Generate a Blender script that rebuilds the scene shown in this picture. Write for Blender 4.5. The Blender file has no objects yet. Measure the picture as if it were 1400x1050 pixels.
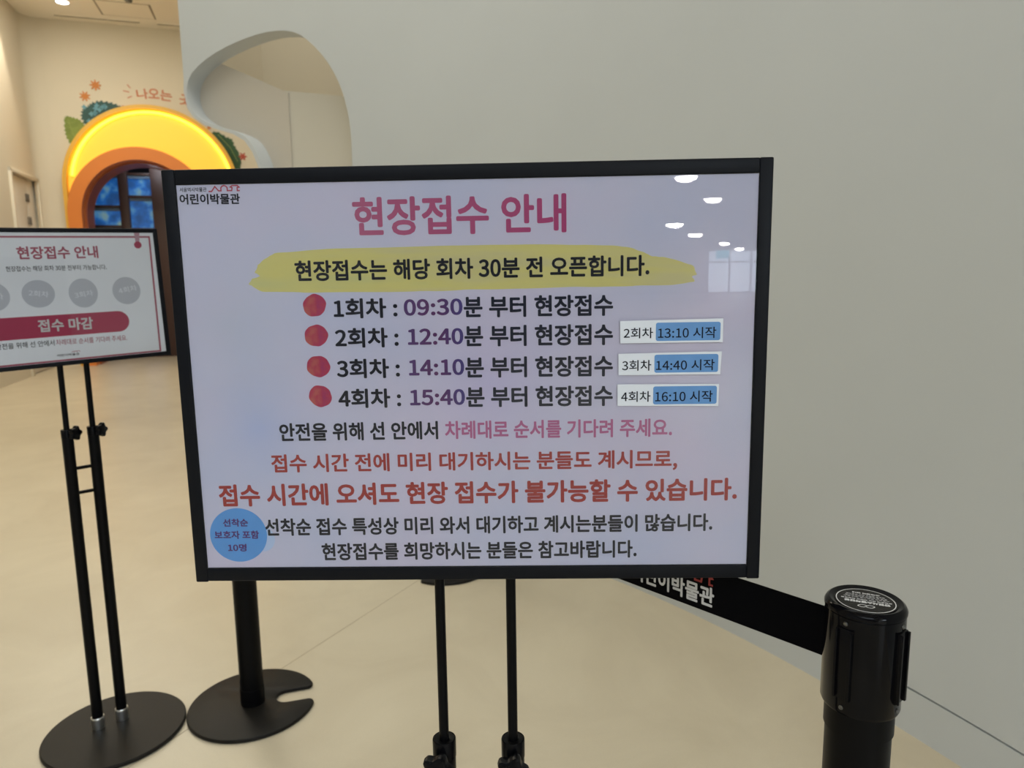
import bpy, bmesh, math, random
from mathutils import Vector, Matrix
random.seed(7)
PI = math.pi
S = bpy.context.scene
COL = S.collection
rad = math.radians

# ------------------------------------------------------------------ camera
cd = bpy.data.cameras.new('camera')
cam = bpy.data.objects.new('camera', cd); COL.objects.link(cam)
cd.sensor_width = 36.0
cd.lens = 970.0 / 1400.0 * 36.0
cd.clip_start = 0.02; cd.clip_end = 200
vx = Vector((0.99990518, -0.00202, -0.013615)).normalized()
vd = Vector((0.0, 0.9892, -0.1468))
vd = (vd - vx * vd.dot(vx)).normalized()
vu = vx.cross(vd)
cam.matrix_world = Matrix(((vx.x, vu.x, -vd.x, 0), (vx.y, vu.y, -vd.y, 0), (vx.z, vu.z, -vd.z, 1.2), (0, 0, 0, 1)))
cd.dof.use_dof = True
cd.dof.focus_distance = 0.745
cd.dof.aperture_fstop = 10.0
S.camera = cam

# ------------------------------------------------------------------ world, exposure, room and fill lights
w = bpy.data.worlds.new('world'); S.world = w; w.use_nodes = True
w.node_tree.nodes['Background'].inputs[0].default_value = (0.80, 0.88, 1.0, 1)
w.node_tree.nodes['Background'].inputs[1].default_value = 0.5
S.view_settings.view_transform = 'Standard'
S.view_settings.look = 'None'
S.view_settings.exposure = 0.0
S.view_settings.gamma = 1.0
S.view_settings.use_curve_mapping = False

def area(name, loc, size, power, color, rot=(0, 0, 0), sy=None):
    l = bpy.data.lights.new(name, 'AREA'); l.energy = power; l.color = color
    l.shape = 'RECTANGLE' if sy else 'SQUARE'; l.size = size
    if sy: l.size_y = sy
    o = bpy.data.objects.new(name, l); o.location = loc; o.rotation_euler = rot; COL.objects.link(o)
    return o
def spot(name, loc, power, color, angle, blend=0.6, rot=(0, 0, 0), r=0.05):
    l = bpy.data.lights.new(name, 'SPOT'); l.energy = power; l.color = color
    l.spot_size = rad(angle); l.spot_blend = blend; l.shadow_soft_size = r
    o = bpy.data.objects.new(name, l); o.location = loc; o.rotation_euler = rot; COL.objects.link(o)
    return o
WARM = (0.92, 0.87, 0.74)
NEUT = (0.90, 0.95, 0.95)
area('hall_fill_light', (-0.8, 1.3, 4.85), 2.4, 34, NEUT, sy=1.6)
area('hall_fill_light', (-0.3, 2.6, 4.85), 1.2, 34, (0.95, 0.90, 0.78))  # added fill without a fixture, brightens the cut-out's rim and niche panel
area('hall_fill_light', (-3.0, 4.4, 4.85), 2.4, 46, WARM, sy=2.0)
area('hall_fill_light', (-5.0, 8.3, 4.85), 2.2, 98, WARM, sy=1.6)
area('hall_fill_light', (-0.5, 6.6, 4.85), 1.5, 45, WARM)
area('hall_fill_light', (-2.6, 4.7, 4.85), 0.8, 34, WARM)  # added fill without a fixture, lifts the bulkhead beyond the cut-out
area('lobby_light', (-1.0, -3.0, 2.95), 2.4, 62, (0.82, 0.94, 1.08), sy=2.2)
area('lobby_light', (4.0, -5.5, 2.95), 3.0, 430, (0.82, 0.94, 1.08), sy=2.5)
spot('wall_washer', (-6.15, 9.45, 4.86), 90, (1.0, 0.86, 0.66), 78, 0.5, (rad(-14), rad(10), 0))

# ------------------------------------------------------------------ helpers
def mat(name, color, rough=0.5, metal=0.0, coat=0.0, spec=0.5, noise=0.0, nscale=5.0, bump=0.0, bscale=200.0,
        emit=None, estr=0.0):
    m = bpy.data.materials.new(name); m.use_nodes = True
    nt = m.node_tree; b = nt.nodes['Principled BSDF']
    c = (color[0], color[1], color[2], 1)
    b.inputs['Base Color'].default_value = c
    b.inputs['Roughness'].default_value = rough
    b.inputs['Metallic'].default_value = metal
    b.inputs['Coat Weight'].default_value = coat
    b.inputs['Specular IOR Level'].default_value = spec
    if emit:
        b.inputs['Emission Color'].default_value = (*emit, 1); b.inputs['Emission Strength'].default_value = estr
    if noise:
        tc = nt.nodes.new('ShaderNodeTexCoord'); n = nt.nodes.new('ShaderNodeTexNoise')
        n.inputs['Scale'].default_value = nscale; n.inputs['Detail'].default_value = 5
        r = nt.nodes.new('ShaderNodeValToRGB')
        r.color_ramp.elements[0].position = 0.3; r.color_ramp.elements[1].position = 0.7
        r.color_ramp.elements[0].color = (c[0]*(1-noise), c[1]*(1-noise), c[2]*(1-noise), 1)
        r.color_ramp.elements[1].color = (min(1, c[0]*(1+noise)), min(1, c[1]*(1+noise)), min(1, c[2]*(1+noise)), 1)
        nt.links.new(tc.outputs['Object'], n.inputs['Vector']); nt.links.new(n.outputs['Fac'], r.inputs['Fac'])
        nt.links.new(r.outputs['Color'], b.inputs['Base Color'])
    if bump:
        tc = nt.nodes.new('ShaderNodeTexCoord'); n = nt.nodes.new('ShaderNodeTexNoise')
        n.inputs['Scale'].default_value = bscale
        bp = nt.nodes.new('ShaderNodeBump'); bp.inputs['Strength'].default_value = bump; bp.inputs['Distance'].default_value = 0.002
        nt.links.new(tc.outputs['Object'], n.inputs['Vector']); nt.links.new(n.outputs['Fac'], bp.inputs['Height'])
        nt.links.new(bp.outputs['Normal'], b.inputs['Normal'])
    return m

def ramp_mat(name, stops, axis=0, scale=0.0, rough=0.5, detail=3, coord='Generated', estr=0.0, spec=0.5):
    """colour ramp along a generated axis, or over noise if scale > 0"""
    m = bpy.data.materials.new(name); m.use_nodes = True
    nt = m.node_tree; b = nt.nodes['Principled BSDF']; b.inputs['Roughness'].default_value = rough
    b.inputs['Specular IOR Level'].default_value = spec
    tc = nt.nodes.new('ShaderNodeTexCoord'); r = nt.nodes.new('ShaderNodeValToRGB')
    el = r.color_ramp.elements
    while len(el) < len(stops): el.new(0.5)
    for e, (p, c) in zip(el, stops): e.position = p; e.color = (*c, 1)
    if scale:
        n = nt.nodes.new('ShaderNodeTexNoise'); n.inputs['Scale'].default_value = scale; n.inputs['Detail'].default_value = detail
        nt.links.new(tc.outputs[coord], n.inputs['Vector']); nt.links.new(n.outputs['Fac'], r.inputs['Fac'])
    else:
        s = nt.nodes.new('ShaderNodeSeparateXYZ')
        nt.links.new(tc.outputs[coord], s.inputs[0]); nt.links.new(s.outputs[axis], r.inputs['Fac'])
    nt.links.new(r.outputs['Color'], b.inputs['Base Color'])
    if estr:
        nt.links.new(r.outputs['Color'], b.inputs['Emission Color']); b.inputs['Emission Strength'].default_value = estr
    return m

def link(name, bm, m, parent=None, loc=None, smooth=True, angle=35):
    me = bpy.data.meshes.new(name)
    bmesh.ops.recalc_face_normals(bm, faces=bm.faces)
    bm.to_mesh(me); bm.free()
    if m is not None: me.materials.append(m)
    if smooth:
        me.shade_smooth(); me.set_sharp_from_angle(angle=rad(angle))
    o = bpy.data.objects.new(name, me); COL.objects.link(o)
    if parent: o.parent = parent
    if loc: o.location = loc
    return o

def box(bm, x0, x1, y0, y1, z0, z1, bev=0.0, seg=2):
    r = bmesh.ops.create_cube(bm, size=1)
    vs = r['verts']
    for v in vs:
        v.co = Vector(((x0+x1)/2 + v.co.x*(x1-x0), (y0+y1)/2 + v.co.y*(y1-y0), (z0+z1)/2 + v.co.z*(z1-z0)))
    if bev:
        es = list({e for v in vs for e in v.link_edges})
        bmesh.ops.bevel(bm, geom=es, offset=bev, segments=seg, profile=0.5, affect='EDGES')
    return bm

def lathe(bm, prof, seg=48, cx=0, cy=0, axis='Z', a0=0):
    """prof: list of (r, z); closed to the axis where r = 0"""
    rings = []
    for r, z in prof:
        if r < 1e-7: rings.append([bm.verts.new((cx, cy, z))])
        else: rings.append([bm.verts.new((cx + r*math.cos(2*PI*i/seg + a0), cy + r*math.sin(2*PI*i/seg + a0), z)) for i in range(seg)])
    for a, b in zip(rings[:-1], rings[1:]):
        if len(a) == 1 and len(b) == 1: continue
        for i in range(seg):
            j = (i+1) % seg
            if len(a) == 1: bm.faces.new((a[0], b[i], b[j]))
            elif len(b) == 1: bm.faces.new((a[i], b[0], a[j]))
            else: bm.faces.new((a[i], b[i], b[j], a[j]))
    return bm

def tube(bm, x, y, z0, z1, r, seg=32, c=0.0006):
    return lathe(bm, [(0, z0), (r-c, z0), (r, z0+c), (r, z1-c), (r-c, z1), (0, z1)], seg, x, y)

def rod(bm, a, b, r, seg=16):
    a = Vector(a); b = Vector(b); d = b-a
    res = bmesh.ops.create_cone(bm, cap_ends=True, segments=seg, radius1=r, radius2=r, depth=d.length)
    q = d.to_track_quat('Z', 'Y').to_matrix().to_4x4()
    q.translation = (a+b)/2
    bmesh.ops.transform(bm, matrix=q, verts=res['verts'])
    return bm

def prism(pts, y0, y1, bm=None, hole=None):
    """polygon in x-z, extruded along y; optional hole"""
    bm = bm or bmesh.new()
    es = []
    for loop in ([pts] + ([hole] if hole else [])):
        vs = [bm.verts.new((p[0], y0, p[1])) for p in loop]
        es += [bm.edges.new((vs[i], vs[(i+1) % len(vs)])) for i in range(len(vs))]
    fs = bmesh.ops.triangle_fill(bm, use_beauty=True, use_dissolve=False, edges=es)['geom']
    fs = [f for f in fs if isinstance(f, bmesh.types.BMFace)]
    ex = bmesh.ops.extrude_face_region(bm, geom=fs)
    bmesh.ops.translate(bm, vec=(0, y1-y0, 0), verts=[v for v in ex['geom'] if isinstance(v, bmesh.types.BMVert)])
    return bm

def empty(name, loc, rz=0.0, label=None, cat=None, group=None):
    o = bpy.data.objects.new(name, None); COL.objects.link(o)
    o.location = loc; o.rotation_euler = (0, 0, rz); o.empty_display_size = 0.1
    return tag(o, label, cat, group)
def tag(o, label=None, cat=None, group=None):
    if label: o['label'] = label
    if cat: o['category'] = cat
    if group: o['group'] = group
    return o
def struct(o):
    o['kind'] = 'structure'; return o

def chaikin(p, n=2, closed=True):
    for _ in range(n):
        q = []
        L = len(p)
        for i in range(L if closed else L-1):
            a = p[i]; b = p[(i+1) % L]
            q += [(a[0]*.75+b[0]*.25, a[1]*.75+b[1]*.25), (a[0]*.25+b[0]*.75, a[1]*.25+b[1]*.75)]
        p = q
    return p

# outlines of the figures and stops: advance, flat list of x, y (thousandths of an em), triangles
FIG = {"0":[555,[278,-13,372,11,444,82,490,201,506,369,490,535,444,653,372,723,278,746,183,723,112,653,66,535,50,369,66,201,112,82,183,11,278,61,221,79,177,134,148,230,138,369,148,507,177,602,221,656,278,674,335,656,379,602,408,507,418,369,408,230,379,134,335,79],
 [9,7,8,10,7,9,10,24,7,24,6,7,10,23,24,25,6,24,10,22,23,26,6,25,11,22,10,26,5,6,11,21,22,27,5,26,12,21,11,27,4,5,12,20,21,28,4,27,13,20,12,13,19,20,29,4,28,29,3,4,13,18,19,30,3,29,14,18,13,30,2,3,14,17,18,31,2,30,15,17,14,31,1,2,15,16,17,16,1,31,15,1,16,0,1,15]],"1":[555,[88,0,490,0,490,76,343,76,343,733,273,733,242,717,206,703,167,691,121,681,121,623,252,623,252,76,88,76],
 [6,4,5,6,3,4,7,11,6,11,3,6,8,11,7,9,11,8,10,11,9,12,3,11,0,12,13,0,3,12,0,2,3,0,1,2]],"2":[555,[44,0,505,0,505,79,302,79,273,78,242,77,212,74,182,72,300,192,390,308,449,420,470,531,455,619,412,687,345,731,256,746,191,738,135,717,86,683,40,639,93,587,126,621,162,648,202,666,245,672,304,661,347,631,372,585,380,527,360,428,298,319,194,195,44,54],
 [16,14,15,17,14,16,17,13,14,18,13,17,18,24,13,24,25,13,25,12,13,19,23,18,23,24,18,19,22,23,26,12,25,19,21,22,20,21,19,27,12,26,27,11,12,28,11,27,28,10,11,29,10,28,30,10,29,30,9,10,31,9,30,31,8,9,32,8,31,32,7,8,4,2,3,4,1,2,5,1,4,6,1,5,7,1,6,32,1,7,0,1,32]],"3":[555,[263,-13,355,1,430,42,481,108,499,196,487,265,454,319,404,358,344,382,344,387,397,413,438,452,465,502,474,563,458,641,414,698,346,734,260,746,200,739,147,721,99,694,56,659,105,601,138,630,175,652,214,667,257,672,309,664,348,640,372,604,381,556,371,501,337,456,274,427,178,416,178,346,285,336,356,306,394,260,406,199,395,142,364,100,317,72,257,63,200,70,152,89,111,115,76,147,29,88,70,50,121,18,185,-5],
 [18,16,17,19,16,18,19,15,16,20,15,19,20,26,15,26,14,15,21,26,20,21,25,26,27,14,26,21,24,25,28,14,27,22,23,21,23,24,21,28,13,14,29,13,28,30,13,29,30,12,13,31,12,30,31,11,12,32,11,31,33,11,32,33,10,11,34,10,33,35,10,34,35,9,10,35,8,9,35,7,8,35,36,7,36,6,7,37,6,36,37,5,6,38,5,37,38,4,5,39,4,38,40,4,39,40,3,4,48,46,47,41,3,40,48,45,46,41,2,3,42,2,41,48,44,45,49,44,48,43,2,42,49,43,44,49,2,43,50,2,49,50,1,2,51,1,50,51,0,1]],"4":[555,[340,0,426,0,426,202,524,202,524,275,426,275,426,733,325,733,20,262,20,202,340,202,340,275,115,275,282,525,298,552,313,579,327,606,341,633,345,633,343,602,342,566,340,531,340,500],
 [8,6,7,8,17,6,17,18,6,18,5,6,8,16,17,19,5,18,8,15,16,20,5,19,8,14,15,21,5,20,8,13,14,22,5,21,8,12,13,11,5,22,8,11,12,8,5,11,8,4,5,8,3,4,9,3,8,10,3,9,0,2,10,2,3,10,0,1,2]],"5":[555,[262,-13,351,4,428,53,482,131,502,238,484,343,437,416,367,458,281,472,250,470,222,464,196,455,171,443,190,655,466,655,466,733,110,733,86,391,135,360,165,379,193,392,223,400,257,403,320,392,368,359,398,306,409,236,397,164,364,109,314,75,253,63,195,70,147,88,106,114,73,144,27,84,69,48,120,17,184,-5],
 [17,13,16,13,15,16,13,14,15,17,12,13,9,7,8,10,7,9,11,7,10,11,6,7,12,6,11,17,6,12,17,22,6,22,23,6,23,5,6,17,21,22,17,20,21,17,19,20,24,5,23,18,19,17,25,5,24,25,4,5,26,4,25,26,3,4,27,3,26,28,3,27,35,33,34,28,2,3,35,32,33,29,2,28,35,31,32,36,31,35,30,2,29,36,30,31,36,2,30,36,1,2,37,1,36,38,1,37,38,0,1]],"6":[555,[301,-13,382,4,449,53,495,128,512,225,498,326,457,398,392,441,308,455,264,449,221,432,179,404,142,367,159,510,200,604,259,655,331,671,364,667,395,656,423,638,447,615,499,671,466,701,426,725,380,740,327,746,225,724,138,656,78,533,56,350,75,191,126,78,204,10,144,294,181,337,220,366,257,382,293,387,351,376,392,343,417,292,425,225,415,157,389,104,350,71,301,59,239,74,192,120,160,193],
 [26,24,25,26,23,24,26,22,23,27,22,26,27,16,22,16,21,22,27,15,16,17,21,16,17,18,21,18,19,21,19,20,21,28,15,27,28,14,15,28,13,14,29,13,28,29,12,13,9,7,8,10,7,9,10,6,7,11,6,10,12,37,11,37,6,11,37,38,6,38,5,6,12,36,37,12,35,36,39,5,38,29,35,12,29,34,35,30,33,29,33,34,29,40,5,39,40,4,5,30,48,33,41,4,40,42,4,41,42,3,4,30,47,48,31,47,30,43,3,42,43,2,3,31,46,47,44,2,43,32,46,31,32,45,46,45,2,44,32,2,45,32,1,2,0,1,32]],"7":[555,[198,0,293,0,307,196,341,364,404,520,508,678,508,733,49,733,49,655,405,655,314,507,252,357,216,192],
 [8,6,7,8,5,6,8,9,5,9,4,5,10,4,9,10,3,4,11,3,10,11,2,3,12,2,11,12,1,2,0,1,12]],"8":[555,[280,-13,374,2,446,42,492,102,509,176,499,244,472,296,432,337,386,369,386,374,419,405,451,446,474,496,483,551,469,629,429,690,366,730,282,744,202,731,139,693,96,634,81,558,89,504,111,459,142,420,180,389,180,385,131,352,88,307,58,250,46,182,63,104,112,42,186,2,330,398,267,425,214,458,178,501,164,558,173,606,197,644,234,668,281,676,333,666,372,638,397,597,405,546,400,506,386,468,362,432,281,55,220,65,171,93,139,136,127,190,134,240,155,285,187,324,228,356,302,325,364,289,406,243,422,179,412,129,383,90,339,64],
 [18,16,17,19,16,18,19,15,16,20,41,19,41,42,19,42,15,19,42,43,15,43,14,15,20,40,41,44,14,43,20,39,40,45,14,44,21,39,20,45,13,14,21,38,39,46,13,45,22,38,21,22,37,38,46,12,13,47,12,46,48,12,47,23,37,22,23,36,37,48,11,12,49,11,48,24,36,23,24,35,36,49,10,11,34,10,49,24,34,35,25,34,24,34,9,10,25,9,34,26,9,25,27,9,26,27,8,9,27,58,8,58,7,8,27,57,58,59,7,58,28,57,27,59,6,7,60,6,59,28,56,57,29,56,28,60,5,6,61,5,60,29,55,56,30,55,29,61,4,5,62,4,61,30,54,55,30,53,54,31,53,30,63,4,62,63,3,4,31,52,53,64,3,63,32,52,31,64,2,3,32,51,52,65,2,64,32,50,51,50,2,65,32,2,50,33,2,32,33,1,2,33,0,1]],"9":[555,[235,-13,334,9,419,81,479,208,501,398,482,551,430,659,352,724,254,746,173,729,106,681,61,606,44,508,58,408,99,336,163,293,246,278,292,284,337,302,378,330,415,367,397,224,356,130,299,79,232,63,197,67,164,78,134,95,108,119,58,62,92,32,132,8,179,-7,414,444,376,399,338,369,299,351,261,346,204,358,163,390,138,441,130,508,140,577,166,629,206,663,255,675,318,660,366,616,398,544],
 [9,7,8,10,7,9,10,45,7,45,6,7,11,44,10,44,45,10,46,6,45,11,43,44,47,6,46,47,5,6,11,42,43,48,5,47,12,42,11,12,41,42,48,4,5,33,4,48,13,41,12,13,40,41,34,4,33,13,39,40,14,39,13,35,4,34,35,20,4,20,3,4,14,38,39,36,20,35,36,19,20,21,3,20,14,37,38,37,19,36,14,19,37,15,19,14,15,18,19,15,17,18,16,17,15,22,3,21,22,2,3,23,2,22,29,27,28,29,26,27,23,1,2,24,1,23,29,25,26,29,24,25,29,1,24,30,1,29,31,1,30,31,0,1,32,0,31]],":":[278,[139,-13,165,-8,185,6,200,28,205,56,200,85,185,107,165,121,139,126,113,121,92,107,78,85,73,56,78,28,92,6,113,-8,139,390,165,395,185,409,200,431,205,460,200,488,185,510,165,525,139,530,113,525,92,510,78,488,73,460,78,431,92,409,113,395],
 [25,23,24,26,23,25,26,22,23,27,22,26,27,21,22,28,21,27,28,20,21,29,20,28,29,19,20,30,19,29,30,18,19,31,18,30,31,17,18,16,17,31,9,7,8,10,7,9,10,6,7,11,6,10,11,5,6,12,5,11,12,4,5,13,4,12,13,3,4,14,3,13,14,2,3,15,2,14,15,1,2,0,1,15]],".":[278,[139,-13,165,-8,185,6,200,28,205,56,200,85,185,107,165,121,139,126,113,121,92,107,78,85,73,56,78,28,92,6,113,-8],
 [9,7,8,10,7,9,10,6,7,11,6,10,11,5,6,12,5,11,12,4,5,13,4,12,13,3,4,14,3,13,14,2,3,15,2,14,15,1,2,0,1,15]],",":[278,[75,-190,136,-155,182,-107,211,-49,221,19,216,64,201,98,176,119,144,126,118,122,96,109,81,89,75,62,80,35,95,15,116,2,142,-2,153,-1,146,-44,126,-81,95,-112,53,-136],
 [9,7,8,10,7,9,10,6,7,11,6,10,11,5,6,12,5,11,12,4,5,13,4,12,14,4,13,14,17,4,17,3,4,15,17,14,16,17,15,18,3,17,19,3,18,19,2,3,20,2,19,20,1,2,21,1,20,0,1,21]]}
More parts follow.
